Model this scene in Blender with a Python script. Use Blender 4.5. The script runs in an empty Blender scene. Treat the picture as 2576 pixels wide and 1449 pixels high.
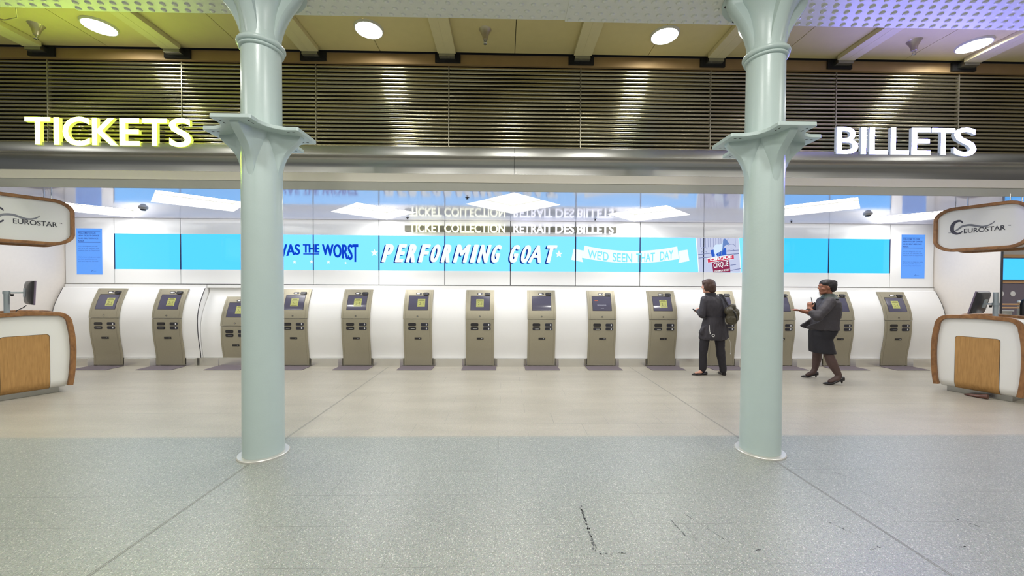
import bpy, bmesh, math, random
from mathutils import noise as mnoise
from mathutils import Vector, Matrix, Quaternion

S = bpy.context.scene
COL = S.collection
PI = math.pi

# ------------------------------------------------------------------ camera, world, lights, exposure
TH, PH, RO, F_PX = .020, .016, .0048, 950.0          # yaw to the right, pitch down, roll, focal length in pixels
CAM_Z = 1.53
fwd = Vector((math.sin(TH) * math.cos(PH), math.cos(TH) * math.cos(PH), -math.sin(PH)))
r0 = Vector((math.cos(TH), -math.sin(TH), 0)); u0 = r0.cross(fwd)
rgt = r0 * math.cos(RO) + u0 * math.sin(RO); upv = u0 * math.cos(RO) - r0 * math.sin(RO)
cam_d = bpy.data.cameras.new('camera'); cam = bpy.data.objects.new('camera', cam_d); COL.objects.link(cam)
cam.matrix_world = Matrix(((rgt.x, upv.x, -fwd.x, 0), (rgt.y, upv.y, -fwd.y, 0), (rgt.z, upv.z, -fwd.z, CAM_Z), (0, 0, 0, 1)))
cam_d.sensor_fit = 'HORIZONTAL'; cam_d.sensor_width = 36.0; cam_d.lens = F_PX / 2576 * 36.0
cam_d.shift_y = 10.5 / 2576; cam_d.clip_start = .05; cam_d.clip_end = 200
S.camera = cam

S.view_settings.view_transform = 'Standard'; S.view_settings.look = 'None'
S.view_settings.gamma = 1.0; S.view_settings.use_curve_mapping = False
S.view_settings.exposure = 0.0

W = bpy.data.worlds.new('world'); S.world = W; W.use_nodes = True
W.node_tree.nodes['Background'].inputs['Color'].default_value = (.92, .96, 1.0, 1)
W.node_tree.nodes['Background'].inputs['Strength'].default_value = .18

def area_lamp(name, x, y, z, size, watt, color):
    l = bpy.data.lights.new(name, 'AREA'); l.shape = 'DISK'; l.size = size; l.energy = watt; l.color = color
    o = bpy.data.objects.new(name, l); COL.objects.link(o); o.location = (x, y, z)
    return o
HALL_WATT, COFFER_E, DOWN_E, WARM = 42, 11.5, 60.0, (1.0, .99, .96)
for yy in (1.6, -1.6, -4.8):                          # the concourse's own downlights above and behind the photographer
    for xx in (-9.0, -5.4, -1.8, .15, 1.8, 5.4, 9.0):
        area_lamp('concourse_downlight', xx, yy, 4.5, .35, HALL_WATT, WARM)
cove = bpy.data.lights.new('cove_strip', 'AREA'); cove.shape = 'RECTANGLE'; cove.size = 16.6; cove.size_y = .05; cove.energy = 7; cove.color = (1, .99, .97)
cove_o = bpy.data.objects.new('cove_strip', cove); COL.objects.link(cove_o); cove_o.location = (.1, 7.20, 2.775); cove_o.rotation_euler = (math.radians(52), 0, 0)   # strip light washing the top of the panel wall

# ------------------------------------------------------------------ colour and material helpers
def lin(c):
    c = c / 255.0
    return c / 12.92 if c <= .04045 else ((c + .055) / 1.055) ** 2.4
def rgb(r, g, b): return (lin(r), lin(g), lin(b), 1.0)

def mat(name, col, rough=.5, metal=0.0, noise=0.0, nscale=20.0, spec=.5, coat=0.0, emit=None, estr=0.0, bump=0.0, bscale=60.0,
        stretch=(1, 1, 1), trans=0.0, ior=1.5, aniso=0.0):
    m = bpy.data.materials.new(name); m.use_nodes = True
    nt = m.node_tree; b = nt.nodes['Principled BSDF']
    b.inputs['Base Color'].default_value = col; b.inputs['Roughness'].default_value = rough
    b.inputs['Metallic'].default_value = metal; b.inputs['Specular IOR Level'].default_value = spec
    b.inputs['Coat Weight'].default_value = coat; b.inputs['Coat Roughness'].default_value = .03
    b.inputs['Transmission Weight'].default_value = trans; b.inputs['IOR'].default_value = ior
    b.inputs['Anisotropic'].default_value = aniso
    if emit is not None:
        b.inputs['Emission Color'].default_value = emit; b.inputs['Emission Strength'].default_value = estr
    if noise or bump:
        tc = nt.nodes.new('ShaderNodeTexCoord'); mp = nt.nodes.new('ShaderNodeMapping')
        mp.inputs['Scale'].default_value = stretch
        nt.links.new(tc.outputs['Object'], mp.inputs['Vector'])
    if noise:
        n = nt.nodes.new('ShaderNodeTexNoise'); n.inputs['Scale'].default_value = nscale; n.inputs['Detail'].default_value = 5
        nt.links.new(mp.outputs[0], n.inputs['Vector'])
        mx = nt.nodes.new('ShaderNodeMix'); mx.data_type = 'RGBA'
        d = tuple(max(0, c * (1 - noise)) for c in col[:3]) + (1,); l = tuple(min(1, c * (1 + noise)) for c in col[:3]) + (1,)
        mx.inputs['A'].default_value = d; mx.inputs['B'].default_value = l
        nt.links.new(n.outputs['Fac'], mx.inputs['Factor']); nt.links.new(mx.outputs['Result'], b.inputs['Base Color'])
    if bump:
        n2 = nt.nodes.new('ShaderNodeTexNoise'); n2.inputs['Scale'].default_value = bscale
        nt.links.new(mp.outputs[0], n2.inputs['Vector'])
        bp = nt.nodes.new('ShaderNodeBump'); bp.inputs['Strength'].default_value = bump; bp.inputs['Distance'].default_value = .01
        nt.links.new(n2.outputs['Fac'], bp.inputs['Height']); nt.links.new(bp.outputs['Normal'], b.inputs['Normal'])
    return m

def screen_mat(name, col, e=1.0):
    """a glass-fronted display: the picture is its light, the glass keeps a gloss"""
    return mat(name, (col[0] * .03, col[1] * .03, col[2] * .03, 1), rough=.06, spec=.5, emit=col, estr=e)

def wood_mat(name, c1, c2, scale=6.0, rough=.42, stretch=(9, 9, .9)):
    m = bpy.data.materials.new(name); m.use_nodes = True
    nt = m.node_tree; b = nt.nodes['Principled BSDF']; b.inputs['Roughness'].default_value = rough
    tc = nt.nodes.new('ShaderNodeTexCoord'); mp = nt.nodes.new('ShaderNodeMapping'); mp.inputs['Scale'].default_value = stretch
    n = nt.nodes.new('ShaderNodeTexNoise'); n.inputs['Scale'].default_value = scale; n.inputs['Detail'].default_value = 8; n.inputs['Distortion'].default_value = .5
    cr = nt.nodes.new('ShaderNodeValToRGB'); cr.color_ramp.elements[0].position = .3; cr.color_ramp.elements[1].position = .72
    cr.color_ramp.elements[0].color = c1; cr.color_ramp.elements[1].color = c2
    nt.links.new(tc.outputs['Object'], mp.inputs['Vector']); nt.links.new(mp.outputs[0], n.inputs['Vector'])
    nt.links.new(n.outputs['Fac'], cr.inputs['Fac']); nt.links.new(cr.outputs['Color'], b.inputs['Base Color'])
    return m

def floor_mat():
    m = bpy.data.materials.new('terrazzo'); m.use_nodes = True
    nt = m.node_tree; b = nt.nodes['Principled BSDF']; N = nt.nodes.new; L = nt.links.new
    tc = N('ShaderNodeTexCoord'); sep = N('ShaderNodeSeparateXYZ'); L(tc.outputs['Object'], sep.inputs[0])
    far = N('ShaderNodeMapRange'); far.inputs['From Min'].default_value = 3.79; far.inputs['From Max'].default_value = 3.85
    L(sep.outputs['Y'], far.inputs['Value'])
    def mix(a, b_, f, mode='MIX'):
        x = N('ShaderNodeMix'); x.data_type = 'RGBA'; x.blend_type = mode
        for s, v in (('A', a), ('B', b_), ('Factor', f)):
            if isinstance(v, (tuple, float, int)): x.inputs[s].default_value = v
            else: L(v, x.inputs[s])
        return x.outputs['Result']
    big = N('ShaderNodeTexNoise'); big.inputs['Scale'].default_value = .9; big.inputs['Detail'].default_value = 3; L(tc.outputs['Object'], big.inputs['Vector'])
    mp = N('ShaderNodeMapping'); mp.inputs['Scale'].default_value = (.6, 2.4, 1); L(tc.outputs['Object'], mp.inputs['Vector'])
    sm = N('ShaderNodeTexNoise'); sm.inputs['Scale'].default_value = 1.6; sm.inputs['Detail'].default_value = 6; L(mp.outputs[0], sm.inputs['Vector'])
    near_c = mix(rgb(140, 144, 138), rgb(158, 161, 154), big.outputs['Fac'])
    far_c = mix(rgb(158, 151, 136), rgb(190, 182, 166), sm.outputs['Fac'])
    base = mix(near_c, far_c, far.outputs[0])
    v = N('ShaderNodeTexVoronoi'); v.inputs['Scale'].default_value = 210; L(tc.outputs['Object'], v.inputs['Vector'])
    bw = N('ShaderNodeRGBToBW'); L(v.outputs['Color'], bw.inputs[0])
    lo = N('ShaderNodeMapRange'); lo.inputs['From Min'].default_value = .36; lo.inputs['From Max'].default_value = .26; L(bw.outputs[0], lo.inputs['Value'])
    hi = N('ShaderNodeMapRange'); hi.inputs['From Min'].default_value = .78; hi.inputs['From Max'].default_value = .86; L(bw.outputs[0], hi.inputs['Value'])
    fa = N('ShaderNodeMapRange'); fa.inputs['To Min'].default_value = .50; fa.inputs['To Max'].default_value = .20; L(far.outputs[0], fa.inputs['Value'])
    def mul(a, b_):
        x = N('ShaderNodeMath'); x.operation = 'MULTIPLY'; L(a, x.inputs[0]); L(b_, x.inputs[1]); return x.outputs[0]
    c = mix(base, rgb(92, 100, 96), mul(lo.outputs[0], fa.outputs[0]))
    c = mix(c, rgb(232, 230, 222), mul(hi.outputs[0], fa.outputs[0]))
    v2 = N('ShaderNodeTexVoronoi'); v2.inputs['Scale'].default_value = 300; L(tc.outputs['Object'], v2.inputs['Vector'])
    c = mix(c, v2.outputs['Color'], .05)
    # stone joints
    mb = N('ShaderNodeMapping'); mb.inputs['Location'].default_value = (.05, -.259, 0); L(tc.outputs['Object'], mb.inputs['Vector'])
    br = N('ShaderNodeTexBrick'); br.inputs['Scale'].default_value = 1.0; br.inputs['Brick Width'].default_value = .61; br.inputs['Row Height'].default_value = .356
    br.inputs['Mortar Size'].default_value = .0022; br.inputs['Mortar Smooth'].default_value = .2
    br.inputs['Color1'].default_value = (0, 0, 0, 1); br.inputs['Color2'].default_value = (0, 0, 0, 1); br.inputs['Mortar'].default_value = (1, 1, 1, 1)
    L(mb.outputs[0], br.inputs['Vector'])
    jn = N('ShaderNodeTexNoise'); jn.inputs['Scale'].default_value = 1.3; L(tc.outputs['Object'], jn.inputs['Vector'])
    jr = N('ShaderNodeMapRange'); jr.inputs['From Min'].default_value = .4; jr.inputs['From Max'].default_value = .62; jr.inputs['To Min'].default_value = .12; jr.inputs['To Max'].default_value = .7; L(jn.outputs['Fac'], jr.inputs['Value'])
    c = mix(c, rgb(112, 114, 110), mul(br.outputs['Fac'], jr.outputs[0]))
    L(c, b.inputs['Base Color'])
    rr = N('ShaderNodeMapRange'); rr.inputs['To Min'].default_value = .40; rr.inputs['To Max'].default_value = .34; L(sm.outputs['Fac'], rr.inputs['Value'])
    L(rr.outputs[0], b.inputs['Roughness']); b.inputs['Specular IOR Level'].default_value = .42
    return m

M = {}
M['floor'] = floor_mat()
M['joint'] = mat('floor_joint', rgb(120, 120, 114), .6, noise=.2)
M['scuff'] = mat('floor_scuff', rgb(92, 94, 95), .7, noise=.3, nscale=50)
M['ceil'] = mat('ceiling_board', rgb(208, 195, 140), .55, noise=.05, nscale=9, spec=.3)
M['ceilbeam'] = mat('ceiling_beam_paint', rgb(212, 202, 154), .55, noise=.05, nscale=12)
M['black'] = mat('black_void', rgb(18, 16, 14), .8, noise=.2)
M['frieze'] = mat('frieze_bronze', rgb(168, 140, 98), .5, metal=.3, noise=.12, nscale=6)
M['bronze'] = mat('louvre_bronze', rgb(184, 177, 150), .17, metal=.92, noise=.10, nscale=4, stretch=(.6, 1, 1))
M['joint_metal'] = mat('louvre_joint_metal', rgb(170, 165, 145), .35, metal=.7, noise=.05)
M['steel'] = mat('brushed_steel', rgb(166, 166, 162), .27, metal=.95, noise=.05, nscale=60, stretch=(.05, 1, 1))
M['plaster'] = mat('soffit_plaster', rgb(226, 220, 208), .7, noise=.02, nscale=8)
M['greyband'] = mat('soffit_grey', rgb(186, 186, 178), .6, noise=.03, nscale=14)
M['column'] = mat('column_paint', rgb(186, 202, 199), .30, noise=.03, nscale=7, bump=.06, bscale=55, spec=.5)
M['girder'] = mat('girder_paint', rgb(218, 220, 210), .42, noise=.04, nscale=14, bump=.10, bscale=40)
M['dark_hole'] = mat('bolt_dark', rgb(50, 50, 48), .6, noise=.2)
M['plate'] = mat('column_base_plate', rgb(206, 204, 198), .35, metal=.4, noise=.05)
M['lampglass'] = mat('lamp_glass', (1, 1, 1, 1), .4, emit=(1.0, 1.0, .97, 1), estr=DOWN_E)
M['lampring'] = mat('lamp_ring', rgb(226, 226, 218), .35, metal=.3, noise=.03)
M['sprk'] = mat('sprinkler_cone', rgb(190, 178, 150), .35, metal=.6, noise=.08)
M['chrome'] = mat('chrome', rgb(210, 210, 208), .18, metal=1.0, noise=.03)
M['glosswall'] = mat('back_painted_glass', rgb(243, 243, 242), .10, noise=.008, nscale=3, spec=.5)
M['seam'] = mat('panel_seam', rgb(52, 50, 54), .5, noise=.1)
M['gloss_ceiling'] = mat('gloss_ceiling', rgb(230, 230, 246), .09, noise=.01, nscale=5, spec=.5, ior=2.3, bump=.02, bscale=3)
M['gloss_ceiling'].node_tree.nodes['Principled BSDF'].inputs['Specular Tint'].default_value = (.93, .86, 1, 1)
M['coffer'] = mat('coffer_white', rgb(245, 245, 242), .5, noise=.01)
M['cofferlight'] = mat('coffer_light', (1, 1, 1, 1), .5, emit=(1, .985, .96, 1), estr=COFFER_E)
M['clad'] = mat('kiosk_cladding', rgb(238, 237, 235), .32, noise=.01, nscale=4)
M['sidewall'] = mat('side_wall', rgb(222, 214, 204), .6, noise=.035, nscale=22)
M['skirt'] = mat('skirting_steel', rgb(220, 218, 212), .24, metal=.85, noise=.08, nscale=8)
M['kiosk'] = mat('kiosk_paint', rgb(162, 155, 134), .36, metal=.35, noise=.05, nscale=40)
M['kiosk_line'] = mat('kiosk_joint', rgb(96, 90, 74), .6, noise=.1)
M['kscreen'] = mat('kiosk_glass', rgb(58, 56, 68), .12, noise=.04, nscale=5, spec=.7, emit=rgb(86, 84, 104), estr=.55)
M['bezel'] = mat('kiosk_bezel', rgb(48, 44, 44), .5, noise=.1)
M['notice'] = mat('screen_notice', rgb(60, 60, 30), .2, noise=.03, emit=rgb(198, 200, 122), estr=.8)
M['notice_ink'] = mat('notice_ink', rgb(60, 60, 40), .5, noise=.05, emit=rgb(120, 118, 74), estr=.5)
M['onscreen'] = mat('screen_text', rgb(120, 120, 130), .3, noise=.02, emit=rgb(170, 172, 184), estr=.8)
M['onorange'] = mat('screen_orange', rgb(120, 50, 20), .3, noise=.05, emit=rgb(190, 90, 40), estr=.7)
M['kblack'] = mat('kiosk_black', rgb(38, 36, 38), .35, noise=.12, nscale=30)
M['kslot'] = mat('kiosk_slot', rgb(52, 52, 62), .35, noise=.1, nscale=30)
M['kwhite'] = mat('kiosk_white', rgb(240, 240, 240), .4, noise=.02)
M['mat_purple'] = mat('mat_plum', rgb(112, 102, 108), .75, noise=.12, nscale=90, bump=.2, bscale=300)
M['oak'] = wood_mat('oak_veneer', rgb(166, 124, 70), rgb(190, 146, 88))
M['rimwood'] = wood_mat('bent_wood', rgb(120, 82, 48), rgb(158, 112, 68), scale=4, stretch=(5, 5, 3))
M['deskwhite'] = mat('desk_white', rgb(232, 231, 226), .35, noise=.012, nscale=6)
M['signwhite'] = mat('sign_white', rgb(222, 222, 220), .38, noise=.015, nscale=7)
M['ink'] = mat('sign_ink', rgb(44, 44, 56), .45, noise=.05)
M['silver'] = mat('logo_silver', rgb(128, 130, 140), .3, metal=.5, noise=.35, nscale=9)
M['logo_dark'] = mat('logo_dark', rgb(70, 70, 84), .35, metal=.4, noise=.2, nscale=12)
M['polegrey'] = mat('pole_grey', rgb(168, 178, 184), .35, metal=.4, noise=.05)
M['monitor'] = mat('monitor_black', rgb(46, 44, 46), .35, noise=.1, nscale=15)
M['monscreen'] = mat('monitor_edge', rgb(110, 98, 116), .3, noise=.05)
M['rubber'] = mat('rubber_black', rgb(24, 24, 26), .5, noise=.1)
M['yface'] = mat('ticket_letter_face', (1, 1, .8, 1), .4, emit=(.66, 1.0, .05, 1), estr=30)
M['yside'] = mat('ticket_letter_side', rgb(225, 232, 120), .4, emit=(.62, .74, .10, 1), estr=1.0)
M['vface'] = mat('billet_letter_face', (.9, .9, 1, 1), .4, emit=(.22, .20, 1.0, 1), estr=84)
M['vside'] = mat('billet_letter_side', rgb(170, 178, 186), .4, emit=(.40, .46, .60, 1), estr=.5)
M['ytc'] = mat('collection_letter_yellow', (1, 1, .8, 1), .4, emit=(1, 1, .66, 1), estr=1.15)
M['vtc'] = mat('collection_letter_white', (.9, .9, 1, 1), .4, emit=(.95, .95, 1, 1), estr=1.15)
M['bar'] = mat('sign_bar', rgb(112, 110, 96), .5, metal=.1, noise=.04)
M['detector'] = mat('detector_white', rgb(196, 194, 192), .45, noise=.03)
M['detdark'] = mat('detector_dark', rgb(70, 68, 70), .5, noise=.1)

# ------------------------------------------------------------------ mesh helpers
class MB:
    """collects shapes into one mesh"""
    def __init__(s): s.v = []; s.f = []; s.mi = []; s.cur = 0
    def add(s, vs, fs):
        o = len(s.v); s.v += [tuple(p) for p in vs]
        for f in fs: s.f.append(tuple(i + o for i in f)); s.mi.append(s.cur)
    def box(s, x0, x1, y0, y1, z0, z1):
        s.add([(x0, y0, z0), (x1, y0, z0), (x1, y1, z0), (x0, y1, z0), (x0, y0, z1), (x1, y0, z1), (x1, y1, z1), (x0, y1, z1)],
              [(0, 3, 2, 1), (4, 5, 6, 7), (0, 1, 5, 4), (1, 2, 6, 5), (2, 3, 7, 6), (3, 0, 4, 7)])
    def loft(s, rings, cap=True, closed=True):
        n = len(rings[0]); vs = [p for r in rings for p in r]; fs = []
        for i in range(len(rings) - 1):
            for j in range(n if closed else n - 1):
                k = (j + 1) % n
                fs.append((i * n + j, i * n + k, (i + 1) * n + k, (i + 1) * n + j))
        if cap and closed:
            fs.append(tuple(reversed(range(n)))); fs.append(tuple((len(rings) - 1) * n + j for j in range(n)))
        s.add(vs, fs)
    def lathe(s, prof, cx=0, cy=0, n=40, cap=True):
        rings = [[(cx + r * math.cos(2 * PI * j / n), cy + r * math.sin(2 * PI * j / n), z) for j in range(n)] for r, z in prof]
        s.loft(rings, cap)
    def tube(s, pts, rad, n=10):
        P = [Vector(p) for p in pts]; R = rad if isinstance(rad, (list, tuple)) else [rad] * len(P)
        t = (P[1] - P[0]).normalized(); a = Vector((0, 0, 1)) if abs(t.z) < .9 else Vector((1, 0, 0))
        u = t.cross(a).normalized(); rings = []
        for i, p in enumerate(P):
            if i == 0: t2 = P[1] - P[0]
            elif i == len(P) - 1: t2 = P[-1] - P[-2]
            else: t2 = (P[i + 1] - P[i]).normalized() + (P[i] - P[i - 1]).normalized()
            t2.normalize(); u = (u - t2 * u.dot(t2)).normalized(); w = t2.cross(u)
            rings.append([tuple(p + (u * math.cos(2 * PI * j / n) + w * math.sin(2 * PI * j / n)) * R[i]) for j in range(n)])
        s.loft(rings)
    def prism(s, poly, fn0, fn1):
        """a polygon given as (a, b) pairs, front cap at fn0(a, b), back cap at fn1(a, b)"""
        n = len(poly)
        s.add([fn0(*p) for p in poly] + [fn1(*p) for p in poly],
              [tuple(range(n)), tuple(reversed(range(n, 2 * n)))] + [(j, j + n, (j + 1) % n + n, (j + 1) % n) for j in range(n)])
    def dome(s, c, r, h, n=8, down=True):
        cx, cy, cz = c; d = -1 if down else 1; rings = []
        for a in (0, .45, .85):
            rings.append([(cx + r * math.cos(a * PI / 2) * math.cos(2 * PI * j / n), cy + r * math.cos(a * PI / 2) * math.sin(2 * PI * j / n), cz + d * h * math.sin(a * PI / 2)) for j in range(n)])
        s.loft(rings)
    def ball(s, c, r, n=12, m=8, rot=None):
        rx, ry, rz = r if isinstance(r, tuple) else (r, r, r); rings = []
        for i in range(m + 1):
            a = -PI / 2 + PI * (i + .02) / (m + .04)
            ring = []
            for j in range(n):
                p = Vector((rx * math.cos(a) * math.cos(2 * PI * j / n), ry * math.cos(a) * math.sin(2 * PI * j / n), rz * math.sin(a)))
                if rot: p = rot @ p
                ring.append(tuple(Vector(c) + p))
            rings.append(ring)
        s.loft(rings)
    def mesh(s, name, mats, smooth=None):
        me = bpy.data.meshes.new(name); me.from_pydata(s.v, [], s.f)
        for m in (mats if isinstance(mats, (list, tuple)) else [mats]): me.materials.append(m)
        me.polygons.foreach_set('material_index', s.mi)
        bm = bmesh.new(); bm.from_mesh(me); bmesh.ops.recalc_face_normals(bm, faces=bm.faces); bm.to_mesh(me); bm.free()
        if smooth is not None:
            me.polygons.foreach_set('use_smooth', [True] * len(me.polygons))
            me.set_sharp_from_angle(angle=math.radians(smooth))
        me.update(); return me
    def build(s, name, mats, parent=None, smooth=None, bevel=0):
        o = bpy.data.objects.new(name, s.mesh(name, mats, smooth)); COL.objects.link(o); o.parent = parent
        if bevel:
            b = o.modifiers.new('bevel', 'BEVEL'); b.width = bevel; b.segments = 2; b.limit_method = 'ANGLE'; b.angle_limit = math.radians(50)
        return o

def thing(name, label, cat, loc=(0, 0, 0), rz=0, group=None):
    o = bpy.data.objects.new(name, None); o.empty_display_size = .1; COL.objects.link(o)
    o.location = loc; o.rotation_euler = (0, 0, rz); tag(o, label, cat, group); return o
def tag(o, label, cat, group=None, kind=None):
    o['label'] = label; o['category'] = cat
    if group: o['group'] = group
    if kind: o['kind'] = kind
    return o
def struct(o, label, cat):
    o['kind'] = 'structure'; o['label'] = label; o['category'] = cat; return o
def copy_tree(o, loc, label, parent=None, skip=()):
    c = o.copy(); COL.objects.link(c); c.parent = parent
    if parent is None: c.location = loc; c['label'] = label
    for ch in list(o.children):
        if ch.name.split('.')[0] in skip: continue
        copy_tree(ch, None, None, c)
    return c

def rrect(w, h, r, n=5, cx=0, cz=0):
    p = []
    for (sx, sz, a0) in ((1, -1, -90), (1, 1, 0), (-1, 1, 90), (-1, -1, 180)):
        for i in range(n + 1):
            a = math.radians(a0 + 90 * i / n)
            p.append((cx + sx * (w / 2 - r) + r * math.cos(a), cz + sz * (h / 2 - r) + r * math.sin(a)))
    return p
def interp(tab, z):
    if z <= tab[0][0]: return tab[0][1]
    for (a, b), (c, d) in zip(tab, tab[1:]):
        if z <= c: return b + (d - b) * (z - a) / (c - a)
    return tab[-1][1]
def smooth_tab(tab, n=40):
    """Catmull-Rom through (z, value) pairs"""
    out = []
    for i in range(len(tab) - 1):
        p0 = tab[max(i - 1, 0)]; p1 = tab[i]; p2 = tab[i + 1]; p3 = tab[min(i + 2, len(tab) - 1)]
        for k in range(6):
            t = k / 6; q = []
            for d in (0, 1):
                q.append(.5 * (2 * p1[d] + (p2[d] - p0[d]) * t + (2 * p0[d] - 5 * p1[d] + 4 * p2[d] - p3[d]) * t * t + (3 * p1[d] - p0[d] - 3 * p2[d] + p3[d]) * t ** 3))
            out.append(tuple(q))
    out.append(tab[-1]); return out

_tc = {}
def text2d(body, offset=0.0, spacing=1.0):
    """outline of a word as flat triangles, normalised so that capitals stand on 0 and end at 1; returns verts, faces, width"""
    k = (body, offset, spacing)
    if k not in _tc:
        c = bpy.data.curves.new('word', 'FONT'); c.body = body; c.offset = offset; c.space_character = spacing; c.resolution_u = 4
        o = bpy.data.objects.new('word', c); COL.objects.link(o)
        dg = bpy.context.evaluated_depsgraph_get(); e = o.evaluated_get(dg); me = e.to_mesh()
        vs = [(v.co.x, v.co.y) for v in me.vertices]; fs = [tuple(p.vertices) for p in me.polygons]
        e.to_mesh_clear(); bpy.data.objects.remove(o); bpy.data.curves.remove(c)
        _tc[k] = (vs, fs)
    return _tc[k]
def word(mb, body, fn, offset=0.0, spacing=1.0, fit_h=True):
    """adds a word; fn maps (u, v) in 0..1 of the word's box to a point"""
    vs, fs = text2d(body, offset, spacing)
    x0 = min(v[0] for v in vs); x1 = max(v[0] for v in vs); y0 = min(v[1] for v in vs); y1 = max(v[1] for v in vs)
    if not fit_h: y0, y1 = -.02, .70
    mb.add([fn((x - x0) / (x1 - x0), (y - y0) / (y1 - y0)) for x, y in vs], fs)
def word_size(body, offset=0.0, spacing=1.0):
    vs, fs = text2d(body, offset, spacing)
    xs = [v[0] for v in vs]; ys = [v[1] for v in vs]
    return max(xs) - min(xs), max(ys) - min(ys)
def solid_word(mb, body, x0, x1, z0, z1, yf, yb, offset=0.0, side_mi=1):
    """a channel letter: flat face at yf, returns running back to yb"""
    vs, fs = text2d(body, offset)
    ax = [v[0] for v in vs]; az = [v[1] for v in vs]; a0, a1, b0, b1 = min(ax), max(ax), min(az), max(az)
    P = [(x0 + (x - a0) / (a1 - a0) * (x1 - x0), z0 + (y - b0) / (b1 - b0) * (z1 - z0)) for x, y in vs]
    n = len(P); cnt = {}
    for f in fs:
        for i in range(len(f)):
            e = (f[i], f[(i + 1) % len(f)]); cnt[e] = cnt.get(e, 0) + 1
    mb.cur = 0; mb.add([(x, yf, z) for x, z in P], fs)
    mb.cur = side_mi; mb.add([(x, yb, z) for x, z in P], [tuple(reversed(f)) for f in fs])
    side = [e for e in cnt if (e[1], e[0]) not in cnt]
    mb.add([(x, yf, z) for x, z in P] + [(x, yb, z) for x, z in P], [(a, b, b + n, a + n) for a, b in side])
    mb.cur = 0

# ------------------------------------------------------------------ the setting: floor, ceilings, walls
YW, ZC = 7.40, 2.80                       # panel wall of the ticket hall, its ceiling height
XL, XR = -8.41, 8.60
mb = MB(); mb.add([(-14, -8, 0), (14, -8, 0), (14, 9.2, 0), (-14, 9.2, 0)], [(0, 1, 2, 3)])
mb.cur = 1                                                       # two long joints through the columns
for x in (-2.172, 2.39):
    for d in (-.006, .006): mb.add([(x + d - .0022, -2, .0006), (x + d + .0022, -2, .0006), (x + d + .0022, 7.1, .0006), (x + d - .0022, 7.1, .0006)], [(0, 1, 2, 3)])
mb.cur = 2                                                       # scuffs
rnd = random.Random(4)
def scuff(x0, y0, x1, y1, w):
    d = Vector((x1 - x0, y1 - y0)); L_ = d.length; d.normalize(); px, py = -d.y, d.x
    for k in range(int(L_ / .006) + 4):                          # a broken trail of small irregular flecks
        t = rnd.uniform(0, L_); q = rnd.gauss(0, w * .55); r_ = rnd.uniform(.25, .9) * w
        if rnd.random() < .25 * (1 + math.sin(t * 40)): continue
        cx, cy_ = x0 + d.x * t + px * q, y0 + d.y * t + py * q; n = 6; a0 = rnd.random() * 6
        mb.add([(cx + (d.x * math.cos(a0 + 2 * PI * j / n) * 1.7 + px * math.sin(a0 + 2 * PI * j / n)) * r_ * rnd.uniform(.6, 1.2), cy_ + (d.y * math.cos(a0 + 2 * PI * j / n) * 1.7 + py * math.sin(a0 + 2 * PI * j / n)) * r_ * rnd.uniform(.6, 1.2), .0008) for j in range(n)], [tuple(range(n))])
scuff(.535, 2.60, .535, 2.15, .008); scuff(.54, 2.13, .62, 2.12, .005); scuff(.66, 2.13, .71, 2.13, .004)
scuff(1.10, 2.44, 1.12, 2.26, .005); scuff(1.43, 2.13, 1.50, 2.15, .006); scuff(2.12, 2.40, 2.18, 2.28, .004)
scuff(2.14, 2.14, 2.22, 2.16, .005); scuff(3.0, 2.42, 3.06, 2.34, .006); scuff(2.74, 3.05, 2.80, 2.94, .004)
scuff(2.04, 2.6, 2.08, 2.52, .003); scuff(1.22, 2.5, 1.36, 2.2, .0035); scuff(2.64, 2.15, 2.74, 2.16, .004)
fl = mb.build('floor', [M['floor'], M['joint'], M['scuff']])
struct(fl, 'speckled grey and beige terrazzo floor of stone slabs', 'floor')

# concourse ceiling: boards between the beams, beams at every louvre joint
JX = [-9.40, -7.66, -5.93, -4.222, -2.494, -.753, .996, 2.743, 4.454, 6.149, 7.86, 9.58]
mb = MB()
for a, b in zip(JX, JX[1:]):
    m = (a + b) / 2
    for x0, x1 in ((a + .004, m - .004), (m + .004, b - .004)):
        mb.box(x0, x1, -8, 4.97, 4.565, 4.60)
ce = mb.build('ceiling', M['ceil']); struct(ce, 'cream boarded concourse ceiling between shallow beams', 'ceiling')
mb = MB(); mb.box(-14, 14, -8, 7.6, 4.62, 4.70); o = mb.build('trim_1', M['black']); struct(o, 'dark slab above the cream ceiling boards', 'slab')
mb = MB()
for x in JX:
    mb.box(x - .115, x + .115, -8, 4.90, 4.505, 4.562)
    mb.box(x - .010, x - .006, -8, 4.90, 4.503, 4.506)
o = mb.build('trim_2', M['ceilbeam'], bevel=.003); struct(o, 'shallow cream beams crossing the concourse ceiling', 'beams')
mb = MB()
mb.box(-9.6, 9.8, 5.01, 5.05, 4.43, 4.56)
mb.cur = 1
for x in JX: mb.box(x - .165, x + .165, 4.985, 5.012, 4.445, 4.563)  # black box over the frieze paints the shadow gap around each beam end
mb.cur = 2
for x in JX: mb.box(x - .10, x + .10, 4.90, 4.99, 4.47, 4.53)  # grey block: the beam end running into the painted shadow gap
o = mb.build('trim_3', [M['frieze'], M['black'], M['steel']]); struct(o, 'brown frieze strip between ceiling and louvres with shaded beam gaps put in as black boxes', 'frieze')
mb = MB(); mb.box(-9.6, 9.8, 5.13, 5.16, 2.85, 4.56); o = mb.build('wall_front', M['black']); struct(o, 'dark void wall behind the louvres', 'wall')

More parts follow.
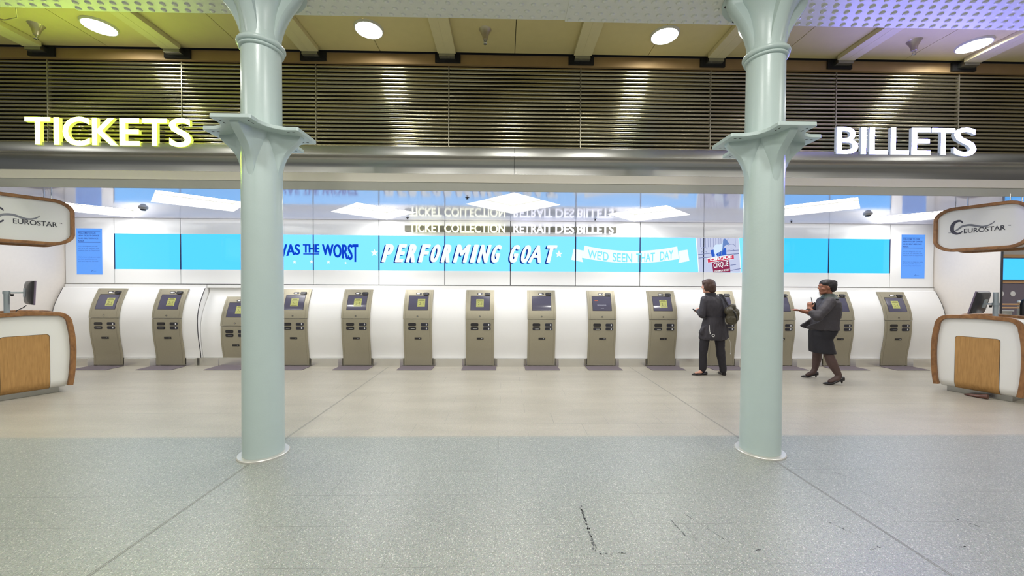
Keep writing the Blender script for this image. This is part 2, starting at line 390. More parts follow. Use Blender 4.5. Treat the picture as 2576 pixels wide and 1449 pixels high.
# steel bulkhead and soffit edge above the opening
mb = MB()
prof = [(5.10, 3.345), (4.95, 3.335), (4.946, 3.325), (4.950, 3.222), (4.962, 3.214), (5.00, 3.205), (5.035, 3.180), (5.055, 3.14), (5.062, 3.09), (5.064, 3.018), (5.10, 3.018)]
mb.loft([[(x, y, z) for y, z in prof] for x in (-9.6, .12)]); mb.loft([[(x, y, z) for y, z in prof] for x in (.124, 9.8)])
o = mb.build('trim_4', M['steel'], smooth=30); struct(o, 'brushed steel bulkhead lip running below the louvres', 'fascia')
mb = MB(); prof = [(5.12, 3.017), (5.056, 3.017), (5.050, 3.01), (5.050, 2.905), (5.12, 2.905)]
mb.loft([[(x, y, z) for y, z in prof] for x in (-9.6, 9.8)]); o = mb.build('trim_5', M['plaster']); struct(o, 'off-white plaster band below the steel bulkhead', 'fascia')
mb = MB(); prof = [(5.14, 2.904), (5.062, 2.904), (5.105, 2.802), (5.14, 2.802)]
mb.loft([[(x, y, z) for y, z in prof] for x in (-9.6, 14)]); o = mb.build('trim_6', M['greyband']); struct(o, 'grey sloping edge above the ticket hall opening', 'fascia')

# glossy ticket hall ceiling with diamond light coffers
COF = [(-7.05, 6.61), (-4.70, 5.93), (-2.27, 6.60), (.13, 5.89), (2.52, 6.59), (4.95, 5.95), (7.38, 6.62)]
COF2 = [(9.85, 5.96), (12.3, 6.7)]
HD = .735
def sq(c, h): return [(c[0], c[1] - h), (c[0] + h, c[1]), (c[0], c[1] + h), (c[0] - h, c[1])]
def holed_plate(name, x0, x1, y0, y1, z, holes, m):
    bm = bmesh.new(); ed = []
    for poly in [[(x0, y0), (x1, y0), (x1, y1), (x0, y1)]] + holes:
        vs = [bm.verts.new((x, y, z)) for x, y in poly]
        ed += [bm.edges.new((vs[i], vs[(i + 1) % len(vs)])) for i in range(len(vs))]
    bmesh.ops.triangle_fill(bm, use_beauty=True, use_dissolve=False, edges=ed)
    for f in bm.faces:
        if f.normal.z > 0: f.normal_flip()
    me = bpy.data.meshes.new(name); bm.to_mesh(me); bm.free(); me.materials.append(m)
    o = bpy.data.objects.new(name, me); COL.objects.link(o); return o
def coffer_mb(c):
    mb = MB(); a = sq(c, HD); b = sq(c, HD - .012); b2 = sq(c, HD - .10)
    z0, z1 = ZC, ZC + .13
    mb.add([(x, y, z0) for x, y in a] + [(x, y, z1) for x, y in b] + [(x, y, z1) for x, y in b2],
           [(i, (i + 1) % 4, (i + 1) % 4 + 4, i + 4) for i in range(4)] + [(i + 4, (i + 1) % 4 + 4, (i + 1) % 4 + 8, i + 8) for i in range(4)])
    return mb, b2
hc = holed_plate('ceiling_hall', XL, XR, 5.105, YW, ZC, [sq(c, HD) for c in COF], M['gloss_ceiling'])
struct(hc, 'glossy white ticket hall ceiling with diamond-shaped openings', 'ceiling')
hc2 = holed_plate('ceiling_side', XR, 14, 5.105, 9.2, ZC, [sq(c, HD) for c in COF2], M['coffer'])
struct(hc2, 'white ceiling of the neighbouring office', 'ceiling')
CL = ['behind the left EUROSTAR sign', 'left of the left column', 'between the left column and the TICKET COLLECTION letters', 'nearest the middle of the hall, above the collection letters',
      'right of the RETRAIT DES BILLETS letters', 'just right of the right column', 'behind the right EUROSTAR sign']
for i, c in enumerate(COF + COF2):
    lab = 'white diamond ceiling light ' + CL[i] if i < 7 else 'white diamond ceiling light of the neighbouring office behind the right desk sign'
    t = thing('ceiling_light_box', lab, 'ceiling light', (0, 0, 0), 0, 'diamond light boxes in the ticket hall ceiling')
    k, b2 = coffer_mb(c); k.build('reveal', M['coffer'], t)
    d = MB(); d.add([(x, y, ZC + .128) for x, y in b2], [(0, 1, 2, 3)]); d.build('diffuser', M['cofferlight'], t)
    t.location = (0, 0, 0)

# walls of the ticket hall
PX = [-7.479, -6.232, -4.982, -3.706, -2.442, -1.167, .114, 1.394, 2.668, 3.934, 5.201, 6.449, 7.696]
edges = [XL + .01] + PX + [XR - .01]
ZS0, ZS1 = 1.822, 2.503                    # video band
mb = MB()
for i, (a, b) in enumerate(zip(edges, edges[1:])):
    if i in (0, len(edges) - 2): mb.box(a + .007, b - .007, YW, YW + .03, 1.545, ZC - .004)
    else:
        mb.box(a + .007, b - .007, YW, YW + .03, 1.545, ZS0 - .001); mb.box(a + .007, b - .007, YW, YW + .03, ZS1 + .001, ZC - .004)
mb.cur = 1; mb.box(XL, XR, YW + .031, YW + .08, 0, ZC)
mb.cur = 2; mb.box(XL, XR, YW - .012, YW + .03, 1.532, 1.542)
o = mb.build('wall_back', [M['glosswall'], M['seam'], M['steel']]); struct(o, 'white glass panel wall with thin dark seams above the ticket machines', 'wall')
for nm, x0, x1, y0, y1, lab in (('wall_left', XL - .08, XL, 5.14, YW + .08, 'plain beige side wall behind the left desk'), ('wall_right', XR, XR + .03, 6.385, YW + .08, 'plain beige side wall behind the right desk')):
    mb = MB(); mb.box(x0, x1, y0, y1, 0, ZC)
    if nm == 'wall_right': mb.cur = 1; mb.box(XR - .002, XR + .03, 6.372, 6.385, 0, ZC)
    o = mb.build(nm, [M['sidewall'], M['seam']]); struct(o, lab, 'wall')

# curved white cladding in which the ticket machines stand
KP = smooth_tab([(.0, 0), (.10, 0), (.22, -.006), (.42, -.038), (.58, -.062), (.76, -.074), (.90, -.074), (1.03, -.055), (1.16, -.022), (1.26, .018), (1.36, .062), (1.455, .108), (1.56, .15)])
YK = 7.19
def ky(z): return YK + interp(KP, z)
def cy(z): return min(ky(z) + .024, 7.352)
def cladding(name, x0, x1, dy, lab, drop=0.0):
    mb = MB(); zs = [.15 + (1.462 - .15) * i / 36 for i in range(37)]
    prof = [(cy(z + drop) + dy, z) for z in zs] + [(7.355 + min(dy, .02), 1.474), (7.36 + min(dy, .02), 1.53), (YW + .03, 1.53), (YW + .03, .15)]
    mb.loft([[(x, min(y, YW - .005) if y < YW else y, z) for y, z in prof] for x in (x0, x1)])
    o = mb.build(name, M['clad'], smooth=40); return struct(o, lab, 'wall cladding')
cladding('wall_lower', XL + .05, -5.722, 0, 'white curved wall section holding the two machines at the left end')
cladding('wall_lower', -5.712, -4.50, .075, 'white wall section set back around the low ticket machine', .15)
cladding('wall_lower', -4.49, XR - .05, 0, 'long white curved wall section holding most ticket machines')
mb = MB()
for x in (-5.717, -4.495, XL + .046, XR - .046):
    zs = [.15 + (1.462 - .15) * i / 36 for i in range(37)]
    pr = [(cy(z) - .003, z) for z in zs] + [(cy(z) + .010, z) for z in reversed(zs)]
    mb.loft([[(xx, y, z) for y, z in pr] for xx in (x - .003, x + .003)])
o = mb.build('trim_7', M['seam'], smooth=40); struct(o, 'thin dark edge strips of the curved white wall', 'trim')

KX = [-7.402, -6.262, -5.067, -3.95, -2.786, -1.632, -.463, .705, 1.858, 3.025, 4.183, 5.313, 6.463, 7.601]
mb = MB()                                   # steel skirting broken by splayed pockets for the machines
def skirt(x0, x1, yf, a, b): mb.loft([[(x0 + a, yf, z), (x1 - b, yf, z), (x1, yf + .062, z), (x0, yf + .062, z)] for z in (0, .149)])
HW = .268
ends = [(XL + .005, KX[0] - HW - .01, 7.145)] + [(KX[0] + HW + .01, KX[1] - HW - .01, 7.145), (KX[1] + HW + .01, -5.78, 7.145)] + \
       [(-5.66, KX[2] - HW - .01, 7.22), (KX[2] + HW + .01, -4.55, 7.22), (-4.43, KX[3] - HW - .01, 7.145)] + \
       [(a + HW + .01, b - HW - .01, 7.145) for a, b in zip(KX[3:], KX[4:])] + [(KX[-1] + HW + .01, XR - .005, 7.145)]
for a, b, y in ends: skirt(a, b, y, .055 if a > XL + .1 and a not in (-5.66, -4.43) else 0, .055 if b < XR - .1 and b not in (-5.78, -4.55) else 0)
mb.box(XL, XR, 7.235, 7.30, 0, .15)
o = mb.build('baseboard_back', M['skirt']); struct(o, 'steel skirting under the curved white wall, notched at each ticket machine', 'skirting')

# neighbouring office seen past the right side wall
mb = MB(); mb.box(8.68, 14, 8.70, 8.78, 0, ZC)
mb.cur = 1; mb.box(9.6, 14, 8.60, 8.70, 2.25, 2.325); mb.box(9.6, 14, 8.64, 8.70, 1.66, 1.725)
mb.cur = 2; mb.box(9.6, 14, 8.67, 8.70, .2, 1.655)
M['plumwall'] = mat('plum_wall', rgb(112, 102, 112), .5, noise=.05); M['tan'] = mat('tan_strip', rgb(206, 160, 112), .5, noise=.06, nscale=12)
o = mb.build('wall_far', [M['sidewall'], M['tan'], M['plumwall']]); struct(o, 'far wall of the neighbouring office with plum lower part and tan strips', 'wall')
mb = MB(); mb.box(14, 14.08, -8, 8.78, 0, 4.6); o = mb.build('wall_end', M['sidewall']); struct(o, 'end wall beyond the neighbouring office', 'wall')

# ------------------------------------------------------------------ slatted louvre panels
def louvre(i, x0, x1, lab):
    t = thing('louvre_panel', lab, 'louvre', ((x0 + x1) / 2, 5.06, 3.35), 0, 'slatted panels above the ticket hall')
    w = (x1 - x0) / 2
    mb = MB(); n = 21; p = (4.432 - 3.352) / n
    for k in range(n):
        zc = (k + .5) * p
        prof = [(.02, -.0155)] + [(-.006 - .0085 * math.cos(a), .0158 * math.sin(a)) for a in [(-80 + 160 * q / 8) * PI / 180 for q in range(9)]] + [(.02, .0155)]
        mb.loft([[(x, y, zc + z) for y, z in prof] for x in (-w + .014, w - .002)])
    mb.build('slats', M['bronze'], t, smooth=50)
    mb = MB(); mb.box(-w + .001, -w + .012, -.018, .03, 0, 1.08); mb.build('joint_strip', M['joint_metal'], t)
    mb = MB(); mb.box(-w + .012, w, .035, .05, 0, 1.08); mb.build('backing', M['black'], t)
    return t
LL = ['bronze slatted panel behind the first letter T of TICKETS', 'bronze slatted panel behind the middle letters of TICKETS', 'bronze slatted panel between the TICKETS sign and the left column top',
      'bronze slatted panel just right of the left column', 'bronze slatted panel left of the one in the middle of the fascia', 'bronze slatted panel right of the middle, over the WE\'D SEEN THAT DAY ribbon',
      'bronze slatted panel behind the right column', 'bronze slatted panel behind the start of BILLETS', 'bronze slatted panel behind the last letter S of BILLETS']
for i, (a, b) in enumerate(zip(JX[1:], JX[2:-1])): louvre(i, a, b, LL[i])
for a, b, q in ((JX[0], JX[1], 'left'), (JX[-2], JX[-1], 'right')): struct(louvre(9, a, b, 'slatted bronze fascia running on past the ' + q + ' end of the hall'), 'slatted bronze fascia running on past the ' + q + ' end of the hall', 'louvre')

# ------------------------------------------------------------------ illuminated letters over the opening
def letter_sign(name, lab, chars, mf, ms, x_of, z0, z1, off=.013, yf=4.930, yb=4.968):
    xs = [x_of(q) for c in chars for q in c[1:3]]; cx = (min(xs) + max(xs)) / 2
    t = thing(name, lab, 'sign', (cx, yf, z0))
    for c in chars:
        mb = MB(); dz = .012 if c[0] in 'CS' else 0
        solid_word(mb, c[0], x_of(c[1]) - cx, x_of(c[2]) - cx, -dz, z1 - z0 + dz, 0, yb - yf, offset=off)
        lt = mb.build('letter', [mf, ms], t)
        xm = (x_of(c[1]) + x_of(c[2])) / 2 - cx                # stand-off brackets holding the letter to the louvres
        for z in (.06, .24):
            mb = MB(); mb.box(xm - .01, xm + .01, yb - yf, yb - yf + .070, z, z + .012); mb.build('bracket', M['chrome'], lt)
    return t
letter_sign('tickets_sign', 'glowing yellow-white channel letters reading TICKETS', [('T', 165, 505), ('I', 548, 620), ('C', 665, 1022), ('K', 1056, 1392), ('E', 1420, 1686), ('T', 1718, 2050), ('S', 2078, 2378)],
            M['yface'], M['yside'], lambda q: -6.073 + ((30 + q / 5.257) - 62) * .004941 * .997, 3.296, 3.640)
letter_sign('billets_sign', 'glowing violet-white channel letters reading BILLETS', [('B', 165, 508), ('I', 560, 638), ('L', 695, 990), ('L', 1038, 1330), ('E', 1375, 1680), ('T', 1700, 2075), ('S', 2060, 2430)],
            M['vface'], M['vside'], lambda q: 4.363 + ((2080 + q / 6.44) - 2103) * .0054 * .997, 3.300, 3.652, .008)

# ------------------------------------------------------------------ riveted girder and cast-iron columns
HB = 4.24
mb = MB()
mb.box(-9.5, 9.8, 3.06, 3.845, HB, HB + .03); mb.box(-4.22, .60, 3.05, 3.86, HB - .012, HB); mb.box(.60, 9.8, 3.04, 3.87, HB - .02, HB)
mb.box(-9.5, 9.8, 3.30, 3.62, HB + .03, HB + .32)
def rivets(x0, x1, rows, z, pitch=.117):
    for j, y in enumerate(rows):
        x = x0 + (pitch / 2 if j % 2 else 0)
        while x < x1:
            mb.dome((x, y, z), .026, .016, 10); x += pitch
rivets(-7.4, -4.25, (3.81, 3.735, 3.64), HB); rivets(-4.18, .56, (3.825, 3.745, 3.655), HB - .012); rivets(.64, 7.0, (3.838, 3.755, 3.665, 3.585, 3.50), HB - .02)
g = mb.build('riveted_girder', M['girder'], smooth=35); tag(g, 'pale riveted iron girder crossing the top of both columns', 'girder')

def column(lab, x, y):
    t = thing('iron_column', lab, 'column', (x, y, 0), 0, 'cast iron columns under the riveted girder')
    mb = MB(); mb.lathe([(.206, .0), (.206, .010), (.20, .016), (.165, .016)], n=56); mb.build('base_plate', M['plate'], t, smooth=40)
    mb = MB(); mb.lathe([(.163, .012), (.1655, .02), (.1655, .03), (.1645, .5), (.1625, 1.5), (.1595, 2.6), (.155, 3.62), (.155, 3.74)], n=56)
    mb.build('shaft', M['column'], t, smooth=50)
    mb = MB()                                                  # moulding ring
    mb.lathe([(.150, 3.598)] + [(.163 + .013 * math.cos(a), 3.612 + .013 * math.sin(a)) for a in [(-90 + 180 * i / 8) * PI / 180 for i in range(9)]] +
             [(.166 + .024 * math.cos(a), 3.650 + .024 * math.sin(a)) for a in [(-90 + 180 * i / 10) * PI / 180 for i in range(11)]] + [(.150, 3.677)], n=56)
    mb.build('moulding_ring', M['column'], t, smooth=50)
    mb = MB()                                                  # capital: flared bell with four webs and a round flange
    mb.lathe([(.152, 3.66), (.156, 3.76), (.165, 3.86), (.185, 3.95), (.215, 4.03), (.255, 4.09), (.262, 4.10), (.262, 4.115), (.30, 4.15), (.308, 4.155), (.308, 4.175), (.345, 4.185), (.36, 4.19), (.36, HB - .021), (.2, HB - .021)], n=56)
    wp = smooth_tab([(3.67, .150), (3.76, .172), (3.86, .208), (3.95, .258), (4.03, .318), (4.09, .352), (4.14, .362), (4.19, .362)])
    for q in range(4):
        rot = Matrix.Rotation(q * PI / 2, 3, 'Z'); rings = []
        for i in range(19):
            z = 3.67 + .52 * i / 18; r = interp(wp, z); h = .055
            ring = [(.10, -h), (r - .02, -h), (r - .006, -h * .75), (r, 0), (r - .006, h * .75), (r - .02, h), (.10, h)]
            rings.append([tuple(rot @ Vector((a, b, z))) for a, b in ring])
        mb.loft(rings)
    mb.build('capital', M['column'], t, smooth=45)
    mb = MB()
    for q in range(4):
        for s in (-1, 1):
            a = q * PI / 2 + s * .36; mb.lathe([(.014, 4.176), (.014, 4.19), (.006, 4.19)], .33 * math.cos(a), .33 * math.sin(a), 10)
    mb.build('bolt', M['dark_hole'], t)
    # mid bracket: four-armed plate on curved webs
    A, B = .405, .162; arc = []
    def bez(p, c, q): return [tuple((1 - s) ** 2 * p[k] + 2 * s * (1 - s) * c[k] + s * s * q[k] for k in (0, 1)) for s in [i / 9 for i in range(10)]]
    one = [(A - .012, -B), (A, -B + .012), (A, B - .012), (A - .012, B)] + bez((A - .10, B), (.185, .185), (B, A - .10))[0:10]
    poly = []
    for q in range(4):
        c, s = math.cos(q * PI / 2), math.sin(q * PI / 2); poly += [(a * c - b * s, a * s + b * c) for a, b in one]
    mb = MB(); mb.prism(poly, lambda a, b: (a, b, 2.853), lambda a, b: (a, b, 2.885)); mb.build('bracket_plate', M['column'], t, bevel=.004)
    pr = smooth_tab([(2.40, .156), (2.48, .160), (2.56, .172), (2.63, .192), (2.69, .222), (2.74, .262), (2.79, .318), (2.83, .352), (2.853, .360)])
    wd = smooth_tab([(2.40, .006), (2.50, .026), (2.62, .052), (2.72, .080), (2.80, .104), (2.853, .120)])
    mb = MB()
    for q in range(4):
        rot = Matrix.Rotation(q * PI / 2, 3, 'Z'); rings = []
        for i in range(24):
            z = 2.40 + .453 * i / 23; r = interp(pr, z); h = interp(wd, z); h1 = min(h, .034)
            ring = [(.08, -h), (.155, -h), (.155 + (r - .155) * .35, -h1 - (h - h1) * .35), (r - .004, -h1), (r, -h1 * .6), (r, h1 * .6), (r - .004, h1), (.155 + (r - .155) * .35, h1 + (h - h1) * .35), (.155, h), (.08, h)]
            rings.append([tuple(rot @ Vector((a, b, z))) for a, b in ring])
        mb.loft(rings)
    mb.build('bracket_web', M['column'], t, smooth=55)
    mb = MB()
    for q in range(4):
        rot = Matrix.Rotation(q * PI / 2, 3, 'Z')
        for s in (-1, 1):
            for d in (.30, .345):
                p = rot @ Vector((d, s * .115, 0)); u = rot @ Vector((.011, 0, 0)); v = rot @ Vector((0, .005, 0))
                mb.add([tuple(p + a + b + Vector((0, 0, 2.8525))) for a, b in ((-u, -v), (u, -v), (u, v), (-u, v))] + [tuple(p + a + b + Vector((0, 0, 2.852))) for a, b in ((-u, -v), (u, -v), (u, v), (-u, v))],
                       [(4, 5, 6, 7), (0, 1, 5, 4), (1, 2, 6, 5), (2, 3, 7, 6), (3, 0, 4, 7)])
    mb.build('bolt_slot', M['dark_hole'], t)
column('pale green cast-iron column nearer the TICKETS sign', -2.179, 3.452)
column('pale green cast-iron column nearer the BILLETS sign, between the two people', 2.393, 3.460)

# ------------------------------------------------------------------ ceiling lamps and sprinklers
def downlight(lab, x, y):
    t = thing('ceiling_lamp', lab, 'ceiling lamp', (x, y, 4.565), 0, 'round lamps in the cream ceiling')
    mb = MB(); mb.lathe([(.150, 0), (.168, 0), (.168, -.006), (.160, -.024), (.150, -.024), (.150, 0)], n=40, cap=False); mb.build('ring', M['lampring'], t, smooth=40)
    mb = MB(); mb.lathe([(.149, -.0005), (.149, -.002), (.10, -.003), (.002, -.0035)], n=40); mb.build('lens', M['lampglass'], t, smooth=40)
downlight('round ceiling lamp above the TICKETS sign', -4.765, 4.576)
downlight('round ceiling lamp just right of the left column', -1.616, 4.545)
downlight('round ceiling lamp just left of the right column', 1.913, 4.555)
downlight('round ceiling lamp above the end of the BILLETS sign', 5.820, 4.627)
def sprinkler(lab, x, y):
    t = thing('sprinkler', lab, 'sprinkler', (x, y, 4.565), 0, 'cone sprinklers in the cream ceiling')
    mb = MB(); mb.lathe([(.075, 0), (.070, -.004), (.052, -.035), (.036, -.075), (.028, -.118), (.020, -.122)], n=24); mb.build('cone', M['sprk'], t, smooth=40)
    mb = MB(); mb.lathe([(.016, -.12), (.016, -.132), (.006, -.134)], n=12)
    for s in (-1, 1): mb.tube([(s * .014, 0, -.128), (s * .017, 0, -.145), (s * .010, 0, -.163)], .003, 6)
    mb.lathe([(.004, -.134), (.004, -.16)], n=8); mb.lathe([(.020, -.163), (.022, -.165), (.020, -.168)], n=14); mb.build('nozzle', M['chrome'], t, smooth=40)
sprinkler('cone-shaped ceiling sprinkler above the TICKETS sign', -5.50, 4.585)
sprinkler('cone-shaped ceiling sprinkler midway between the columns', -.242, 4.53)
sprinkler('cone-shaped ceiling sprinkler above the BILLETS sign', 5.02, 4.59)
mb = MB(); mb.tube([(-5.86, 4.25, 4.562), (-5.72, 4.30, 4.47), (-5.52, 4.32, 4.435), (-5.36, 4.30, 4.45), (-5.27, 4.22, 4.50), (-5.25, 4.12, 4.56)], .006, 8)
o = mb.build('ceiling_cable', M['sprk'], smooth=60); tag(o, 'thin cable looping from the ceiling beside the left sprinkler', 'cable')

# ------------------------------------------------------------------ video wall and portrait screens
def PXX(u): return -2.442 + (u - 953.2) * (2.668 + 2.442) / (1610 - 953.2) if 700 < u < 1900 else (-2.442 + (u - 953.2) * (2.442 - 7.479) / -(953.2 - 287.8) if u <= 700 else 2.668 + (u - 1610) * (7.696 - 2.668) / (2239 - 1610))
def PZ(u, v):                                                  # height on the video wall from the row in the band
    top = 588.5 + (u - 288) * (602 - 588.5) / (2239 - 288); bot = 677.5 + (u - 288) * (687 - 677.5) / (2239 - 288)
    return ZS1 - (v - top) / (bot - top) * (ZS1 - ZS0)
YV = YW + .004
vw = thing('video_wall', 'long bright cyan video wall with goat advertisement lettering above the machines', 'video wall', (0, YW, ZS0))
def V(u, v, d=0.0): return (PXX(u), YV - YW - .0012 * d, PZ(u, v) - ZS0)
cyan_mid, cyan_l, cyan_r = rgb(132, 236, 255), rgb(82, 216, 252), rgb(64, 208, 255)
M['cy_m'] = screen_mat('screen_cyan', (.14, .50, 1, 1), 1.7); M['cy_l'] = screen_mat('screen_cyan_left', (.06, .44, 1, 1), 1.6); M['cy_r'] = screen_mat('screen_cyan_right', (.036, .41, 1, 1), 1.6)
M['px_bez'] = mat('screen_bezel', rgb(24, 40, 78), .4, noise=.05)
M['px_white'] = screen_mat('screen_white', rgb(244, 254, 255), 1.0); M['px_blue'] = screen_mat('screen_blue', rgb(14, 66, 200), 1.0); M['px_navy'] = screen_mat('screen_navy', rgb(12, 50, 140), 1.0)
for i, (a, b) in enumerate(zip(PX, PX[1:])):
    mb = MB(); mb.box(a + .011, b - .011, .004, .028, 0, ZS1 - ZS0)
    mb.build('screen', M['cy_l'] if i < 2 else M['cy_r'] if i > 9 else M['cy_m'], vw)
mb = MB()
for x in PX: mb.box(x - .011, x + .011, .0005, .02, 0, ZS1 - ZS0)
mb.build('screen_bezel', M['px_bez'], vw)

def flat(name, m, build, d):
    mb = MB(); build(mb, d); return mb.build(name, m, vw)
def quad(mb, pts, d): mb.add([V(u, v, d) for u, v in pts], [tuple(range(len(pts)))])
def star(mb, u, v, r, d):
    pts = []
    for i in range(10):
        a = -PI / 2 + i * PI / 5; q = r if i % 2 == 0 else r * .45; pts.append((u + q * math.cos(a), v + q * math.sin(a)))
    mb.add([V(u, v, d)] + [V(*p, d) for p in pts], [(0, i + 1, (i + 1) % 10 + 1) for i in range(10)])
def warp_word(mb, body, u0, u1, top, bot, d, offset=.012, shear=0.0, du=0, dv=0):
    def fn(s, t):
        u = u0 + (u1 - u0) * s; tp, bt = top(u), bot(u)
        return V(u + shear * (t - .5) * (bt - tp) + du, bt + (tp - bt) * t + dv, d)
    word(mb, body, fn, offset)
def lerp(a, b, c, d): return lambda u: b + (d - b) * (u - a) / (c - a)
def slogan(mb, d):
    tp = lerp(700, 615, 902, 615.2)
    for k in (-1.0, 0, 1.0):
        warp_word(mb, 'WAS', 695, 757.5, tp, lerp(700, 648.5, 757, 641), d, .012, du=k)
        warp_word(mb, 'THE', 766, 805, tp, lambda u: 636, d, .012, du=k)
        warp_word(mb, 'WORS', 813, 887, tp, lerp(813, 641.5, 887, 655.5), d, .012, du=k)
        warp_word(mb, 'T', 888, 901, tp, lambda u: 659.5, d, .012, du=k)
    quad(mb, [(766, 638.2), (805.5, 638.2), (805.5, 641), (766, 641)], d)
    quad(mb, [(779, 626), (806, 626), (806, 628.6), (779, 628.6)], d)
flat('slogan_lettering', M['px_blue'], slogan, 2)
def stars(mb, d):
    for u, v, r in ((942, 636.5, 9.5), (1404, 639.5, 9.8), (744.5, 660, 4.8), (786.5, 659, 5.6), (828, 660, 4.8), (870.5, 662, 3.6)): star(mb, u, v, r, d)
flat('star', M['px_white'], stars, 2)
PG = [('P', 960, 991), ('E', 993, 1022), ('R', 1020, 1052), ('F', 1051, 1081), ('O', 1078, 1109), ('R', 1107, 1139), ('M', 1138, 1181), ('I', 1180, 1201), ('N', 1198, 1233), ('G', 1230, 1260),
      ('G', 1276, 1306), ('O', 1305, 1336), ('A', 1325, 1369), ('T', 1364, 1399)]
def headline(du, dv):
    def f(mb, d):
        for ch, a, b in PG:
            tp = lambda u: 615.5 + (u - 960) * .0065; bt = lambda u: 659 + (u - 960) * .0045
            for ex, ey in ([(1.9 * math.cos(k), .6 * math.sin(k)) for k in (0, 1.57, 3.14, 4.71)] if ch == 'A' else [(2.5 * math.cos(k * PI / 4), 1.0 * math.sin(k * PI / 4)) for k in range(8)]):
                warp_word(mb, ch, a + 7, b - 7, tp, bt, d, 0.0 if ch in 'MNA' else .010, shear=.26, du=du + ex, dv=dv + ey)
    return f
flat('headline_shadow', M['px_navy'], headline(-3.0, 2.3), 2)
flat('headline_lettering', M['px_white'], headline(.6, 0), 4)
def ribbon(mb, d):
    n = 16; up = []; lo = []
    for i in range(n + 1):
        s = i / n; sag = 12.5 * 4 * s * (1 - s)
        up.append((1468.8 + (1704.8 - 1468.8) * s, 618.3 + 1.9 * s + sag)); lo.append((1463.4 + (1709.8 - 1463.4) * s, 648.8 + 2.5 * s + 12 * 4 * s * (1 - s)))
    mb.add([V(*p, d) for p in up + lo], [(i, i + 1, n + 2 + i, n + 1 + i) for i in range(n)])
    quad(mb, [(1441, 626), (1467, 631), (1462.5, 651), (1466, 660), (1435.3, 653.8)], d); quad(mb, [(1708, 631.5), (1731, 628.4), (1736.6, 656.3), (1707.8, 662), (1711, 652)], d)
flat('ribbon', M['px_white'], ribbon, 2)
def ribbon_text(mb, d):
    sag = lambda u: 12.3 * 4 * ((u - 1466) / 241) * (1 - (u - 1466) / 241)
    for w, a, b in (("WE'D", 1477, 1530), ('SEEN', 1540, 1590), ('THAT', 1600, 1648), ('DAY', 1661, 1695)):
        warp_word(mb, w, a, b, lambda u: 624.5 + (u - 1466) * .008 + sag(u), lambda u: 646.5 + (u - 1466) * .010 + sag(u), d, .015)
flat('ribbon_lettering', M['cy_m'], ribbon_text, 4)
# the photograph on the screen: a goat on a crate before a pale door
M['px_door'] = screen_mat('screen_door', rgb(196, 204, 232), 1); M['px_line'] = screen_mat('screen_door_line', rgb(118, 128, 172), 1); M['px_light'] = screen_mat('screen_door_light', rgb(222, 232, 248), 1)
M['px_goat'] = screen_mat('screen_goat', rgb(212, 232, 252), 1); M['px_goat2'] = screen_mat('screen_goat_dark', rgb(104, 136, 196), 1); M['px_crate'] = screen_mat('screen_crate', rgb(46, 94, 200), 1)
M['px_red'] = screen_mat('screen_red', rgb(206, 62, 92), 1); M['px_dred'] = screen_mat('screen_dark_red', rgb(140, 40, 78), 1); M['px_green'] = screen_mat('screen_pale_green', rgb(214, 232, 210), 1)
PU = lambda x: 1720 + x / 11.144
def poly(mb, pts, d): mb.add([V(PU(x), 560 + y / 11.144, d) for x, y in pts], [tuple(range(len(pts)))])
flat('picture', M['px_door'], lambda mb, d: poly(mb, [(375, 425), (1590, 425), (1655, 1392), (465, 1392)], d), 2)
flat('picture_border', M['px_white'], lambda mb, d: (poly(mb, [(350, 425), (378, 425), (470, 1392), (445, 1392)], d), poly(mb, [(1575, 425), (1600, 425), (1672, 1392), (1650, 1392)], d)), 3)
def door_lines(mb, d):
    for x in (480, 630, 700, 760, 850, 920, 1010, 1070, 1480): poly(mb, [(x, 440), (x + 10, 440), (x + 20, 690), (x + 10, 690)], d)
    poly(mb, [(430, 890), (800, 855), (800, 870), (430, 908)], d); poly(mb, [(1240, 790), (1600, 765), (1600, 780), (1240, 812)], d)
    poly(mb, [(440, 985), (780, 955), (780, 975), (440, 1005)], d); poly(mb, [(1240, 890), (1600, 860), (1600, 882), (1240, 915)], d)
    poly(mb, [(1360, 1330), (1650, 1280), (1650, 1300), (1360, 1352)], d); poly(mb, [(1360, 1185), (1520, 1165), (1520, 1185), (1360, 1205)], d)
    for cx, cy_, r in ((600, 840, 80), (600, 740, 90), (1380, 780, 80), (1385, 650, 90)):
        pts = [(cx + r * math.cos(a), cy_ - r * .55 * math.sin(a)) for a in [PI * i / 8 for i in range(9)]] + [(cx + (r - 13) * math.cos(a), cy_ - (r * .55 - 12) * math.sin(a)) for a in [PI * i / 8 for i in range(8, -1, -1)]]
        for i in range(8): poly(mb, [pts[i], pts[i + 1], pts[16 - i], pts[17 - i]], d)
flat('picture_door_relief', M['px_line'], door_lines, 4)
flat('picture_crate', M['px_crate'], lambda mb, d: (poly(mb, [(780, 775), (1225, 710), (1240, 910), (1100, 930), (1000, 950), (820, 960)], d)), 5)
def goat(mb, d):
    poly(mb, [(870, 690), (905, 635), (960, 615), (1050, 615), (1100, 590), (1130, 545), (1160, 620), (1150, 700), (1110, 780), (1040, 830), (980, 850), (900, 830), (870, 780)], d)
    poly(mb, [(865, 700), (960, 790), (975, 860), (940, 890), (990, 960), (905, 955), (905, 890), (880, 850)], d)
flat('picture_goat', M['px_goat'], goat, 6)
def goat2(mb, d):
    poly(mb, [(1130, 550), (1140, 480), (1160, 455), (1200, 460), (1250, 500), (1270, 545), (1310, 590), (1290, 630), (1240, 625), (1190, 650), (1165, 700), (1150, 760), (1100, 830), (1120, 720)], d)
    poly(mb, [(1255, 485), (1275, 450), (1285, 455), (1272, 500)], d); poly(mb, [(1075, 820), (1120, 790), (1110, 935), (1085, 935)], d); poly(mb, [(1000, 850), (1050, 850), (1015, 950), (990, 950)], d)
flat('picture_goat_shade', M['px_goat2'], goat2, 7)
